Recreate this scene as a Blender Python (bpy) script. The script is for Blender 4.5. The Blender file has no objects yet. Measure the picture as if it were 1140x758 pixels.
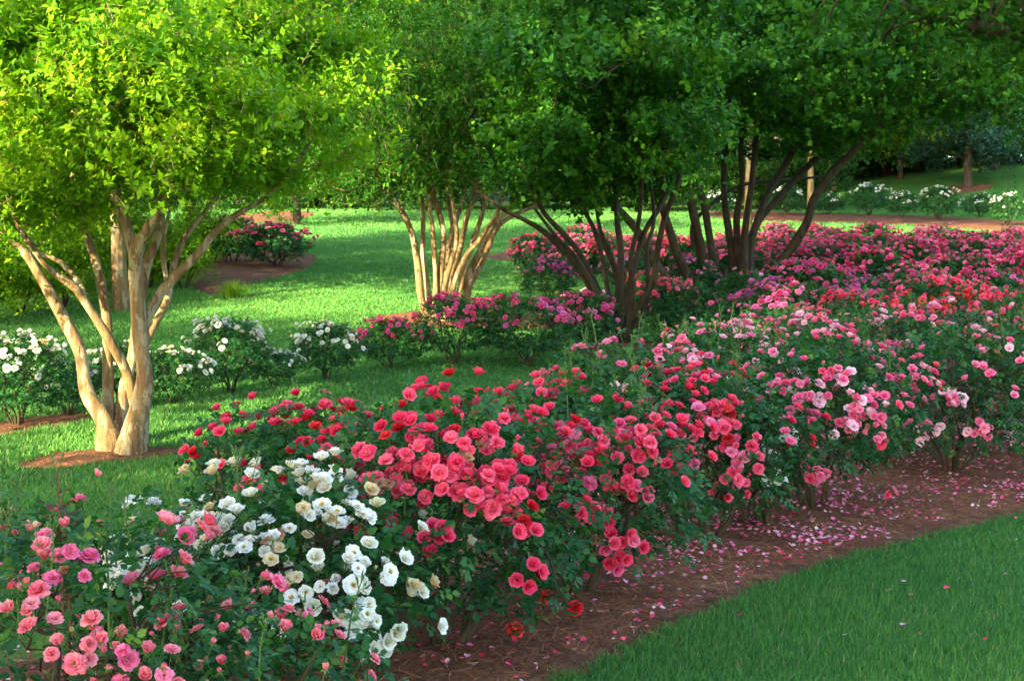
import bpy, math, random
import numpy as np
from mathutils import Vector, Matrix

rng = np.random.default_rng(11)
random.seed(11)
PI = math.pi
S = bpy.context.scene
COL = S.collection

# ------------------------------------------------------------------ camera, sky, sun, exposure
F = 1566.0                        # focal length in photo pixels (1140 wide)
EYE = np.array([0.0, 0.0, 1.7])
PITCH = math.atan((379 - 285) / F)
cam_d = bpy.data.cameras.new("camera")
cam_d.sensor_width = 36.0
cam_d.lens = F / 1140 * 36.0
cam_d.clip_end = 600
cam_d.clip_start = 0.05
cam = bpy.data.objects.new("camera", cam_d)
COL.objects.link(cam)
cam.location = EYE
cam.rotation_euler = (PI / 2 - PITCH, 0, 0)
S.camera = cam

SUN_AZ = (-0.60, -0.80)           # horizontal direction towards the sun
SUN_EL = math.radians(23)
W = bpy.data.worlds.new("World"); S.world = W; W.use_nodes = True
nt = W.node_tree
bg = nt.nodes["Background"]
sky = nt.nodes.new("ShaderNodeTexSky")
sky.sky_type = 'NISHITA'; sky.sun_disc = False
sky.sun_elevation = SUN_EL
sky.sun_rotation = math.atan2(SUN_AZ[0], SUN_AZ[1])
sky.air_density = 1.0; sky.dust_density = 2.0; sky.ozone_density = 1.0
nt.links.new(sky.outputs[0], bg.inputs[0])
bg.inputs[1].default_value = 0.15
sl = bpy.data.lights.new("sun", 'SUN'); sl.energy = 4.6; sl.angle = math.radians(0.5); sl.color = (1.0, 0.84, 0.52)
so = bpy.data.objects.new("sun", sl); COL.objects.link(so)
sd = Vector((SUN_AZ[0] * math.cos(SUN_EL), SUN_AZ[1] * math.cos(SUN_EL), math.sin(SUN_EL)))
so.rotation_euler = sd.to_track_quat('Z', 'Y').to_euler()
so.location = (-20, -20, 20)
S.view_settings.view_transform = 'Standard'; S.view_settings.look = 'None'
S.view_settings.exposure = 2.95; S.view_settings.gamma = 1.0
S.cycles.max_bounces = 6; S.cycles.diffuse_bounces = 3; S.cycles.glossy_bounces = 2
S.cycles.transmission_bounces = 4; S.cycles.transparent_max_bounces = 4
S.cycles.use_denoising = True
S.cycles.use_adaptive_sampling = True

# ------------------------------------------------------------------ terrain and picture-to-ground helpers
RID_A = np.array([-3.5, 12.4]); RID_B = np.array([1.8, 18.6])
_rd = (RID_B - RID_A) / np.linalg.norm(RID_B - RID_A); _rn = np.array([-_rd[1], _rd[0]])
def H(x, y):
    x = np.asarray(x, float); y = np.asarray(y, float)
    h = 0.075 * (np.sqrt((y - 12) ** 2 + 9) + (y - 12)) / 2
    d = (x - RID_A[0]) * _rn[0] + (y - RID_A[1]) * _rn[1]
    t = (x - RID_A[0]) * _rd[0] + (y - RID_A[1]) * _rd[1]
    w = 1 / (1 + np.exp(-(t + 1.5) * 1.3)) / (1 + np.exp((t - 9.0) * 1.3))
    h = h + 0.13 * np.exp(-(d / 1.3) ** 2) * w
    sx = np.clip((x - 9) / 17, 0, 1); sy = np.clip((y - 56) / 15, 0, 1)
    h = h + 1.9 * sx * sx * (3 - 2 * sx) * sy * sy * (3 - 2 * sy)
    h = h + 0.02 * np.sin(x * 0.7 + 1) * np.sin(y * 0.45) * np.clip((y - 8) / 8, 0, 1)
    return h
cp, sp_ = math.cos(PITCH), math.sin(PITCH)
def ray(px, py):
    u = (px - 570) / F; v = (379 - py) / F
    d = np.array([u, cp + v * sp_, -sp_ + v * cp])
    return d
def at_depth(px, py, Y):
    d = ray(px, py)
    return EYE + d * (Y / d[1])
def at(px, py):
    d = ray(px, py); t = 1.0
    while t < 120:
        p = EYE + d * t
        if p[2] <= H(p[0], p[1]): break
        t += 0.02
    p = EYE + d * t
    return np.array([p[0], p[1], float(H(p[0], p[1]))])
def ground_x(px, Y):
    x = (px - 570) / F * Y * 1.0
    return np.array([x, Y, float(H(x, Y))])

# ------------------------------------------------------------------ materials
def new_mat(name):
    m = bpy.data.materials.new(name); m.use_nodes = True
    n = m.node_tree.nodes; l = m.node_tree.links
    for x in list(n): n.remove(x)
    out = n.new("ShaderNodeOutputMaterial")
    return m, n, l, out
def ramp(n, stops):
    r = n.new("ShaderNodeValToRGB")
    e = r.color_ramp.elements
    while len(e) > 1: e.remove(e[-1])
    e[0].position = stops[0][0]; e[0].color = (*stops[0][1], 1)
    for p, c in stops[1:]:
        k = e.new(p); k.color = (*c, 1)
    return r
def leaf_mat(name, stops, trans=(1.25, 1.3, 0.8), tmix=0.35, rough=0.6, spec=0.14, objrand=0.0):
    m, n, l, out = new_mat(name)
    a = n.new("ShaderNodeAttribute"); a.attribute_name = "var"
    r = ramp(n, stops)
    fac = a.outputs["Fac"]
    if objrand:
        oi = n.new("ShaderNodeObjectInfo")
        mm = n.new("ShaderNodeMath"); mm.operation = 'MULTIPLY_ADD'
        l.new(oi.outputs["Random"], mm.inputs[0]); mm.inputs[1].default_value = objrand
        sub = n.new("ShaderNodeMath"); sub.operation = 'SUBTRACT'; l.new(a.outputs["Fac"], sub.inputs[0]); sub.inputs[1].default_value = objrand / 2
        l.new(sub.outputs[0], mm.inputs[2]); fac = mm.outputs[0]
    l.new(fac, r.inputs[0])
    p = n.new("ShaderNodeBsdfPrincipled")
    p.inputs["Roughness"].default_value = rough
    p.inputs["Specular IOR Level"].default_value = spec
    l.new(r.outputs[0], p.inputs["Base Color"])
    t = n.new("ShaderNodeBsdfTranslucent")
    mul = n.new("ShaderNodeMix"); mul.data_type = 'RGBA'; mul.blend_type = 'MULTIPLY'; mul.inputs[0].default_value = 1
    l.new(r.outputs[0], mul.inputs[6]); mul.inputs[7].default_value = (*trans, 1)
    l.new(mul.outputs[2], t.inputs[0])
    mx = n.new("ShaderNodeMixShader"); mx.inputs[0].default_value = tmix
    l.new(p.outputs[0], mx.inputs[1]); l.new(t.outputs[0], mx.inputs[2])
    l.new(mx.outputs[0], out.inputs[0])
    return m
def noise_mat(name, scale, stops, rough=0.9, stretch=(1, 1, 1), bump=0.3, bscale=None, detail=6, spec=0.2, second=None):
    m, n, l, out = new_mat(name)
    tc = n.new("ShaderNodeTexCoord")
    mp = n.new("ShaderNodeMapping"); mp.inputs["Scale"].default_value = stretch
    l.new(tc.outputs["Object"], mp.inputs[0])
    nz = n.new("ShaderNodeTexNoise"); nz.inputs["Scale"].default_value = scale; nz.inputs["Detail"].default_value = detail
    nz.inputs["Roughness"].default_value = 0.65
    l.new(mp.outputs[0], nz.inputs[0])
    r = ramp(n, stops); l.new(nz.outputs[0], r.inputs[0])
    colour = r.outputs[0]
    if second:
        n2 = n.new("ShaderNodeTexNoise"); n2.inputs["Scale"].default_value = second[0]; n2.inputs["Detail"].default_value = 3
        l.new(tc.outputs["Object"], n2.inputs[0])
        r2 = ramp(n, [(second[1], (0, 0, 0)), (second[2], (1, 1, 1))]); l.new(n2.outputs[0], r2.inputs[0])
        mx = n.new("ShaderNodeMix"); mx.data_type = 'RGBA'
        l.new(r2.outputs[0], mx.inputs[0]); l.new(r.outputs[0], mx.inputs[6])
        mx.inputs[7].default_value = (*second[3], 1); colour = mx.outputs[2]
    p = n.new("ShaderNodeBsdfPrincipled"); p.inputs["Roughness"].default_value = rough
    p.inputs["Specular IOR Level"].default_value = spec
    l.new(colour, p.inputs["Base Color"])
    nb = n.new("ShaderNodeTexNoise"); nb.inputs["Scale"].default_value = bscale or scale * 3; nb.inputs["Detail"].default_value = 5
    l.new(mp.outputs[0], nb.inputs[0])
    b = n.new("ShaderNodeBump"); b.inputs["Strength"].default_value = bump; b.inputs["Distance"].default_value = 0.03
    l.new(nb.outputs[0], b.inputs["Height"]); l.new(b.outputs[0], p.inputs["Normal"])
    l.new(p.outputs[0], out.inputs[0])
    return m

M = {}
M['lawn'] = noise_mat('lawn', 0.9, [(0.3, (0.028, 0.11, 0.014)), (0.55, (0.055, 0.165, 0.020)), (0.75, (0.09, 0.21, 0.026))], bump=0.8, bscale=60, detail=8)
M['blade'] = leaf_mat('grass_blade', [(0, (0.030, 0.125, 0.036)), (0.5, (0.080, 0.23, 0.052)), (0.9, (0.17, 0.33, 0.062)), (1.0, (0.28, 0.27, 0.11))], tmix=0.35, rough=0.65, spec=0.12)
M['mulch'] = noise_mat('mulch', 14, [(0.25, (0.045, 0.018, 0.009)), (0.5, (0.14, 0.058, 0.026)), (0.72, (0.25, 0.12, 0.056))], stretch=(1, 1, 1), bump=1.0, bscale=40,
                       second=(1.1, 0.5, 0.75, (0.10, 0.035, 0.02)))
M['straw'] = leaf_mat('pine_straw', [(0, (0.075, 0.028, 0.012)), (0.5, (0.24, 0.090, 0.036)), (0.85, (0.38, 0.18, 0.08)), (1, (0.52, 0.36, 0.20))], tmix=0.0, rough=0.8, spec=0.15)
def peel_bark(name, tan, deep, grey, cinn):
    m, n, l, out = new_mat(name)
    tc = n.new("ShaderNodeTexCoord")
    def nz(scale, stretch, detail=5, rough=.6):
        mp = n.new("ShaderNodeMapping"); mp.inputs["Scale"].default_value = stretch; l.new(tc.outputs["Object"], mp.inputs[0])
        q = n.new("ShaderNodeTexNoise"); q.inputs["Scale"].default_value = scale; q.inputs["Detail"].default_value = detail; q.inputs["Roughness"].default_value = rough
        l.new(mp.outputs[0], q.inputs[0]); return q.outputs[0]
    def mix(fac, a, b):
        x = n.new("ShaderNodeMix"); x.data_type = 'RGBA'; l.new(fac, x.inputs[0])
        for k, v in ((6, a), (7, b)):
            if isinstance(v, tuple): x.inputs[k].default_value = (*v, 1)
            else: l.new(v, x.inputs[k])
        return x.outputs[2]
    def thr(v, a, b):
        r = ramp(n, [(a, (0, 0, 0)), (b, (1, 1, 1))]); l.new(v, r.inputs[0]); return r.outputs[0]
    streak = nz(9, (2.2, 2.2, .22)); fine = nz(40, (2.5, 2.5, .35), 3)
    c = mix(thr(streak, .36, .62), deep, tan)
    c = mix(thr(nz(5, (1.8, 1.8, .6), 4), .52, .55), c, grey)
    c = mix(thr(nz(8, (1.7, 1.7, .5), 4), .56, .59), c, cinn)
    c = mix(thr(fine, .60, .72), c, deep)
    p = n.new("ShaderNodeBsdfPrincipled"); p.inputs["Roughness"].default_value = .75; p.inputs["Specular IOR Level"].default_value = .2
    l.new(c, p.inputs["Base Color"])
    b = n.new("ShaderNodeBump"); b.inputs["Strength"].default_value = .6; b.inputs["Distance"].default_value = .02
    ad = n.new("ShaderNodeMath"); ad.operation = 'ADD'; l.new(streak, ad.inputs[0]); l.new(fine, ad.inputs[1])
    l.new(ad.outputs[0], b.inputs["Height"]); l.new(b.outputs[0], p.inputs["Normal"]); l.new(p.outputs[0], out.inputs[0])
    return m
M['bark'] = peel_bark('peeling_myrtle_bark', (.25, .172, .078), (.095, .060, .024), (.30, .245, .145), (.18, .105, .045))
M['bark_shaded'] = peel_bark('shaded_mossy_myrtle_bark', (.042, .030, .012), (.014, .010, .005), (.045, .040, .018), (.05, .026, .010))  # the tan bark again, darkened to hold the trees' shade in its colour
M['bark_rough'] = noise_mat('rough_bark', 6.0, [(0.3, (0.025, 0.018, 0.011)), (0.55, (0.07, 0.05, 0.03)), (0.75, (0.12, 0.09, 0.055))], stretch=(3, 3, 0.5), bump=1.0, bscale=10, rough=0.95)
M['cane'] = noise_mat('rose_cane', 14, [(0.3, (0.022, 0.017, 0.009)), (0.6, (0.055, 0.042, 0.020)), (0.8, (0.10, 0.065, 0.035))], stretch=(1, 1, 0.4), bump=0.3, rough=0.7)
M['stalk'] = leaf_mat('green_stalk', [(0, (0.05, 0.13, 0.03)), (0.6, (0.10, 0.17, 0.045)), (1, (0.16, 0.07, 0.05))], tmix=0.1)
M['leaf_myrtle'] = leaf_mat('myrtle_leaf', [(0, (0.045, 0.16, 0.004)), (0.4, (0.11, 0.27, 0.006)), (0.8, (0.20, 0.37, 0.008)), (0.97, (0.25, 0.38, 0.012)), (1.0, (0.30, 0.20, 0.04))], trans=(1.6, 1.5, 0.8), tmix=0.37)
M['leaf_myrtle_shaded'] = leaf_mat('shaded_myrtle_leaf', [(0, (0.008, 0.055, 0.005)), (0.5, (0.030, 0.130, 0.008)), (0.85, (0.085, 0.235, 0.010)), (1.0, (0.13, 0.28, 0.016))], tmix=0.30)  # same myrtle leaf, darkened to put crown shade into its colour
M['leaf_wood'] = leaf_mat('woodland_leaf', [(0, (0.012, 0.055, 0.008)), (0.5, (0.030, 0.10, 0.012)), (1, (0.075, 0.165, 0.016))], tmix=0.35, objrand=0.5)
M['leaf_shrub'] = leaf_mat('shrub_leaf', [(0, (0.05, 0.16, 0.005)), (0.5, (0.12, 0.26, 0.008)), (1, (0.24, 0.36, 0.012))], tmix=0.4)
M['leaf_conifer'] = leaf_mat('blue_green_needle', [(0, (0.010, 0.04, 0.025)), (1, (0.03, 0.085, 0.05))], tmix=0.15)
M['leaf_rose'] = leaf_mat('rose_leaf', [(0, (0.008, 0.050, 0.013)), (0.5, (0.018, 0.095, 0.022)), (0.9, (0.040, 0.150, 0.028)), (1.0, (0.09, 0.19, 0.035))], trans=(1.2, 1.4, 0.6), tmix=0.25, rough=0.5, spec=0.22)
M['leaf_young'] = leaf_mat('young_rose_leaf', [(0, (0.10, 0.045, 0.035)), (0.5, (0.15, 0.085, 0.05)), (1, (0.10, 0.16, 0.05))], tmix=0.3)
M['weed'] = leaf_mat('yellow_green_blade', [(0, (0.09, 0.22, 0.012)), (1, (0.22, 0.33, 0.02))], tmix=0.4)
def petal(name, a, b, c, tmix=0.36, tr=(1.15, 0.95, 0.95)):
    return leaf_mat(name, [(0, a), (0.55, b), (1.0, c)], trans=tr, tmix=tmix, rough=0.6, spec=0.2, objrand=0.35)
M['coral'] = petal('coral_petal', (0.58, 0.014, 0.065), (0.86, 0.065, 0.165), (0.92, 0.19, 0.30))
M['red'] = petal('red_petal', (0.30, 0.006, 0.014), (0.62, 0.015, 0.032), (0.78, 0.06, 0.06))
M['orange'] = petal('orange_red_petal', (0.55, 0.02, 0.015), (0.80, 0.06, 0.03), (0.85, 0.17, 0.08))
M['pink'] = petal('pink_petal', (0.66, 0.05, 0.18), (0.86, 0.15, 0.33), (0.90, 0.36, 0.52))
M['salmon'] = petal('salmon_petal', (0.66, 0.08, 0.14), (0.86, 0.19, 0.26), (0.90, 0.40, 0.44))
M['blush'] = petal('blush_petal', (0.80, 0.28, 0.42), (0.86, 0.48, 0.60), (0.88, 0.70, 0.76))
M['magenta'] = petal('magenta_petal', (0.42, 0.010, 0.10), (0.72, 0.050, 0.22), (0.84, 0.20, 0.40))
M['violet'] = petal('violet_pink_petal', (0.45, 0.04, 0.24), (0.68, 0.12, 0.40), (0.80, 0.30, 0.55))
M['white'] = petal('white_petal', (0.70, 0.66, 0.38), (0.84, 0.83, 0.72), (0.88, 0.88, 0.85), tmix=0.25, tr=(1, 1, 0.95))
M['cream'] = petal('faded_cream_petal', (0.55, 0.38, 0.16), (0.72, 0.60, 0.34), (0.80, 0.72, 0.52), tr=(1, 0.95, 0.8))
M['brown'] = petal('browned_petal', (0.20, 0.07, 0.04), (0.36, 0.17, 0.10), (0.5, 0.3, 0.18))
M['stamen'] = leaf_mat('stamen', [(0, (0.5, 0.30, 0.03)), (1, (0.75, 0.55, 0.10))], tmix=0.1)

# ------------------------------------------------------------------ mesh plumbing
class Buf:
    """collects triangles with one material index and a per-vertex 'var' value"""
    def __init__(s): s.v = []; s.t = []; s.a = []; s.m = []; s.n = 0
    def add(s, v, t, a, mi=0):
        v = np.asarray(v, float).reshape(-1, 3); t = np.asarray(t, int).reshape(-1, 3)
        s.v.append(v); s.t.append(t + s.n); s.n += len(v)
        s.a.append(np.broadcast_to(np.asarray(a, float), (len(v),)).copy() if np.ndim(a) < 1 or len(np.atleast_1d(a)) != len(v) else np.asarray(a, float))
        s.m.append(np.full(len(t), mi, int))
    def mesh(s, name, mats, smooth=True):
        v = np.concatenate(s.v); t = np.concatenate(s.t); a = np.concatenate(s.a); mi = np.concatenate(s.m)
        me = bpy.data.meshes.new(name)
        me.vertices.add(len(v)); me.vertices.foreach_set("co", v.astype(np.float32).ravel())
        me.loops.add(len(t) * 3); me.loops.foreach_set("vertex_index", t.astype(np.int32).ravel())
        me.polygons.add(len(t))
        me.polygons.foreach_set("loop_start", np.arange(0, len(t) * 3, 3, dtype=np.int32))
        me.polygons.foreach_set("loop_total", np.full(len(t), 3, np.int32))
        me.polygons.foreach_set("material_index", mi.astype(np.int32))
        me.polygons.foreach_set("use_smooth", np.full(len(t), smooth, bool))
        at_ = me.attributes.new("var", 'FLOAT', 'POINT'); at_.data.foreach_set("value", a.astype(np.float32))
        for m in mats: me.materials.append(m)
        me.update(calc_edges=True); me.validate()
        return me
def link(name, me, parent=None, loc=None):
    o = bpy.data.objects.new(name, me); COL.objects.link(o)
    if parent is not None: o.parent = parent
    if loc is not None: o.location = loc
    return o
def thing(name, label, cat, loc=(0, 0, 0), group=None):
    o = bpy.data.objects.new(name, None); COL.objects.link(o)
    o.location = tuple(float(c) for c in loc); o.empty_display_size = 0.2
    o['label'] = label; o['category'] = cat
    if group: o['group'] = group
    return o
def struct(name, me, kind='structure'):
    o = link(name, me); o['kind'] = kind; return o
def norm(v):
    return v / np.maximum(np.linalg.norm(v, axis=-1, keepdims=True), 1e-9)
def frames(d, up):
    """rotation matrices whose columns are side, d, normal"""
    d = norm(d); s = norm(np.cross(d, up)); n = np.cross(s, d)
    return np.stack([s, d, n], axis=-1)
def scatter(buf, T, tris, pos, R, scale, var, mi=0, vjit=None):
    n = len(pos)
    if n == 0: return
    sc = np.asarray(scale, float)
    if sc.ndim == 1: sc = sc[:, None]
    v = np.einsum('nij,nkj->nki', R, T[None] * sc[:, None, :]) + pos[:, None, :]
    k = len(T)
    t = tris[None] + (np.arange(n) * k)[:, None, None]
    a = np.repeat(np.asarray(var, float), k)
    if vjit is not None: a = a + np.tile(vjit, n)
    buf.add(v.reshape(-1, 3), t.reshape(-1, 3), a, mi)
# leaf templates: x across, y along, z normal
T_DIA = np.array([(0, 0, 0), (.24, .38, .05), (0, .45, -.03), (-.24, .38, .05), (0, 1, -.10)])
F_DIA = np.array([(0, 1, 2), (0, 2, 3), (1, 4, 2), (2, 4, 3)])
T_OVAL = np.array([(0, 0, 0), (.25, .22, .05), (.30, .55, .06), (0, 1, -.10), (-.30, .55, .06), (-.25, .22, .05), (0, .28, -.02), (0, .62, -.03)])
F_OVAL = np.array([(0, 1, 6), (1, 2, 7), (1, 7, 6), (2, 3, 7), (0, 6, 5), (5, 6, 7), (5, 7, 4), (4, 7, 3)])
T_BLADE = np.array([(-.5, 0, 0), (.5, 0, 0), (-.42, .5, .06), (.42, .5, .06), (0, 1, .28)])
F_BLADE = np.array([(0, 1, 3), (0, 3, 2), (2, 3, 4)])
def rand_dirs(n):
    return norm(rng.normal(size=(n, 3)))
def spline(P, r, seg):
    P = np.asarray(P, float); r = np.asarray(r, float)
    Q = np.vstack([2 * P[0] - P[1], P, 2 * P[-1] - P[-2]])
    out = []; rr = []
    for i in range(len(P) - 1):
        p0, p1, p2, p3 = Q[i:i + 4]
        for t in np.linspace(0, 1, seg, endpoint=False):
            out.append(0.5 * ((2 * p1) + (-p0 + p2) * t + (2 * p0 - 5 * p1 + 4 * p2 - p3) * t * t + (-p0 + 3 * p1 - 3 * p2 + p3) * t ** 3))
            rr.append(r[i] * (1 - t) + r[i + 1] * t)
    out.append(P[-1]); rr.append(r[-1])
    return np.array(out), np.array(rr)
def tube(buf, P, r, sides=8, seg=4, mi=0, var=0.5, lump=0.0):
    if seg > 1: P, r = spline(P, r, seg)
    else: P = np.asarray(P, float); r = np.asarray(r, float)
    n = len(P)
    tan = np.gradient(P, axis=0); tan = norm(tan)
    ref = np.array([0.31, 0.95, 0.05]) if abs(tan[0][1]) < 0.8 else np.array([1.0, 0, 0.1])
    a = norm(np.cross(tan, ref)); b = np.cross(tan, a)
    th = np.linspace(0, 2 * PI, sides, endpoint=False)
    rad = r[:, None] * np.ones(sides)[None]
    if lump:
        ph = rng.uniform(0, 6.28, 3); z = np.linspace(0, n / 3.0, n)
        rad = rad * (1 + lump * (np.sin(2 * th[None] + ph[0] + z[:, None]) * .6 + np.sin(3 * th[None] + ph[1] - 1.7 * z[:, None]) * .5 + .5 * np.sin(1.9 * z[:, None] + ph[2])))
    v = P[:, None] + rad[..., None] * (np.cos(th)[None, :, None] * a[:, None] + np.sin(th)[None, :, None] * b[:, None])
    idx = np.arange(n * sides).reshape(n, sides)
    i0 = idx[:-1]; i1 = idx[1:]; j0 = np.roll(i0, -1, 1); j1 = np.roll(i1, -1, 1)
    t = np.concatenate([np.stack([i0, j0, j1], -1).reshape(-1, 3), np.stack([i0, j1, i1], -1).reshape(-1, 3)])
    v = v.reshape(-1, 3)
    v = np.vstack([v, P[-1][None]])
    cap = np.stack([idx[-1], np.roll(idx[-1], -1), np.full(sides, n * sides)], -1)
    buf.add(v, np.vstack([t, cap]), var, mi)

# ------------------------------------------------------------------ ground sheet and beds
def ground():
    xs = np.concatenate([np.arange(-120, -14, 4.0), np.arange(-14, 14, 0.3), np.arange(14, 121, 4.0)])
    ys = np.concatenate([np.arange(-60, 0, 3.0), np.arange(0, 30, 0.3), np.arange(30, 70, 1.0), np.arange(70, 301, 10.0)])
    X, Y = np.meshgrid(xs, ys)
    v = np.stack([X, Y, H(X, np.minimum(Y, 135))], -1).reshape(-1, 3)
    nx = len(xs); i = np.arange(len(v)).reshape(X.shape)
    a, b, c, d = i[:-1, :-1], i[:-1, 1:], i[1:, 1:], i[1:, :-1]
    t = np.concatenate([np.stack([a, b, c], -1).reshape(-1, 3), np.stack([a, c, d], -1).reshape(-1, 3)])
    B = Buf(); B.add(v, t, 0.5)
    struct('lawn', B.mesh('lawn', [M['lawn']]))
ground()

BEDS = []
def smooth_poly(P, n=220, jit=0.03):
    P = np.asarray(P, float)[:, :2]
    m = len(P); out = []
    for i in range(m):
        p0, p1, p2, p3 = P[i - 1], P[i], P[(i + 1) % m], P[(i + 2) % m]
        for t in np.linspace(0, 1, max(3, n // m), endpoint=False):
            out.append(0.5 * ((2 * p1) + (-p0 + p2) * t + (2 * p0 - 5 * p1 + 4 * p2 - p3) * t * t + (-p0 + 3 * p1 - 3 * p2 + p3) * t ** 3))
    out = np.array(out)
    return out + rng.normal(size=out.shape) * jit
def inside(P, x, y):
    r = np.zeros(len(x), bool); n = len(P)
    x0, y0 = P[:, 0], P[:, 1]; x1, y1 = np.roll(x0, -1), np.roll(y0, -1)
    for a, b, c, d in zip(x0, y0, x1, y1):
        if b == d: continue
        k = ((b > y) != (d > y)) & (x < (c - a) * (y - b) / (d - b) + a)
        r ^= k
    return r
from mathutils.geometry import delaunay_2d_cdt
def bed(name, P, lift=0.014, mound=0.03, jit=0.03, step=0.3):
    b = smooth_poly(P, jit=jit); BEDS.append(b)
    lo, hi = b.min(0), b.max(0)
    gx, gy = np.meshgrid(np.arange(lo[0], hi[0], step), np.arange(lo[1], hi[1], step))
    q = np.stack([gx.ravel(), gy.ravel()], -1) + rng.normal(size=(gx.size, 2)) * step * .1
    q = q[inside(b, q[:, 0], q[:, 1])]
    dist = np.min(np.linalg.norm(q[:, None] - b[None], axis=2), 1)
    q = q[dist > step * .35]
    pts = [Vector(p) for p in np.vstack([b, q])]
    n = len(b)
    v, e, f, *_ = delaunay_2d_cdt(pts, [(i, (i + 1) % n) for i in range(n)], [], 1, 1e-5)
    v = np.array([tuple(p) for p in v])
    dist = np.min(np.linalg.norm(v[:, None] - b[None], axis=2), 1)
    z = H(v[:, 0], v[:, 1]) + .004 + (lift + mound) * np.clip(dist / .5, 0, 1) ** .7
    t = [tuple(x) for x in f if len(x) == 3]
    B = Buf(); V3 = np.column_stack([v, z]); T3 = np.array(t)
    nz = np.cross(V3[T3[:, 1]] - V3[T3[:, 0]], V3[T3[:, 2]] - V3[T3[:, 0]])[:, 2]
    T3[nz < 0] = T3[nz < 0][:, ::-1]
    B.add(V3, T3, 0.5)
    return struct(name, B.mesh(name, [M['mulch']]))
def in_beds(x, y):
    r = np.zeros(len(x), bool)
    for P in BEDS: r |= inside(P, x, y)
    return r
def g(*pts): return [at(*p) for p in pts]
near_front = [at(560, 800)] + g((625, 758), (740, 702), (820, 668), (893, 638), (989, 611), (1140, 573))
NEAR = [(-2.6, 2.2, 0), (-1.0, 3.0, 0), (-0.35, 4.3, 0)] + near_front + [(4.8, 10.2, 0), (6.8, 11.3, 0), (8.6, 13.5, 0), (8.8, 18.0, 0), (6.0, 21.0, 0), (3.2, 20.2, 0), (2.2, 15.5, 0), (1.0, 11.0, 0), (-0.3, 8.2, 0), (-1.6, 6.3, 0), (-2.6, 4.8, 0)]
bed('mulch_bed', NEAR, mound=0.045)
bed('mulch_ring', g((15, 519), (60, 506), (140, 499), (225, 499), (215, 506), (120, 515), (60, 522)), mound=0.02, step=.12)
bed('mulch_bed', g((405, 358), (450, 348), (560, 342), (660, 350), (640, 366), (560, 366), (450, 364)), mound=0.01)
bed('mulch_bed', g((-60, 486), (0, 470), (60, 462), (105, 461), (95, 470), (40, 478), (0, 486)), mound=0.01)
bed('mulch_bed', g((215, 300), (260, 283), (320, 279), (352, 286), (340, 300), (290, 313), (240, 328), (215, 320)), mound=0.03)
bed('mulch_bed', g((540, 287), (600, 277), (760, 272), (900, 275), (1200, 280), (1300, 300), (1100, 318), (850, 312), (700, 305), (600, 294)), mound=0.03)
bed('mulch_bed', g((780, 236), (900, 237), (1040, 241), (1180, 249), (1260, 262), (1130, 258), (980, 249), (820, 245)), mound=0.0, lift=0.02)
bed('mulch_ring', g((1032, 213), (1060, 207), (1105, 206), (1095, 212), (1060, 216)), mound=0.03, lift=0.02)
bed('mulch_bed', g((250, 244), (290, 236), (350, 237), (330, 245), (290, 248)), mound=0.03, lift=0.02)
bed('mulch_bed', g((640, 395), (660, 384), (690, 378), (740, 380), (770, 372), (760, 390), (700, 394)), mound=0.03)

# ------------------------------------------------------------------ grass
def grass(name, zones):
    B = Buf()
    for (x0, x1f, y0, y1, dens, hgt, wid) in zones:
        # zone: wedge of the view between depths y0..y1 and slopes x0..x1f, plus a margin
        A = 0.5 * (x1f - x0) * (y1 ** 2 - y0 ** 2)
        n = int(A * dens)
        y = np.sqrt(rng.uniform(y0 ** 2, y1 ** 2, n)); x = rng.uniform(x0, x1f, n) * y
        keep = ~in_beds(x + rng.normal(size=n) * 0.02, y + rng.normal(size=n) * 0.02)
        x, y = x[keep], y[keep]; n = len(x)
        pos = np.stack([x, y, H(x, y) - 0.004], -1)
        tuft = 0.5 + 0.5 * np.sin(x * 2.1 + np.sin(y * 1.7)) * np.sin(y * 1.9 + 1.3 * np.sin(x * 1.1))
        lean = np.stack([rng.normal(0.12, .42, n), rng.normal(0, .42, n), np.ones(n)], -1)
        R = frames(lean, rand_dirs(n))
        hh = hgt * rng.uniform(.5, 1.25, n) * (0.85 + 0.3 * tuft)
        ww = wid * rng.uniform(.7, 1.3, n)
        sc = np.stack([ww, hh, hh], -1)
        big = np.sin(x * .55 + 1.2 * np.sin(y * .31)) * np.sin(y * .47 + .8 * np.sin(x * .4 + 1))
        var = np.clip(rng.normal(.43, .17 if y0 < 13 else .09, n) + (0.16 if y0 < 13 else .05) * (tuft - .5) + .14 * big, 0, .93)
        var[rng.random(n) < 0.02] = 1.0
        scatter(B, T_BLADE, F_BLADE, pos, R, sc, var)
    o = struct(name, B.mesh(name, [M['blade']]), 'stuff')
grass('lawn_grass', [
    (0.0, .46, 5.2, 7.2, 9000, .052, .0045),
    (0.02, .46, 7.2, 10.2, 5500, .05, .006),
    (.46, .95, 4.0, 9.0, 2600, .05, .007),
    (.46, .80, 9.0, 14.0, 1000, .05, .011),
    (-.46, -.0, 6.0, 9.5, 4200, .05, .006),
    (-.44, .16, 9.5, 13.5, 2600, .05, .009),
    (-.42, .20, 13.5, 18.0, 1300, .05, .014),
    (-.42, .22, 18.0, 27.0, 850, .05, .015),
    (-.42, .42, 27.0, 40.0, 400, .055, .021),
    (-.42, .44, 40.0, 64.0, 130, .06, .036),
])

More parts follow.
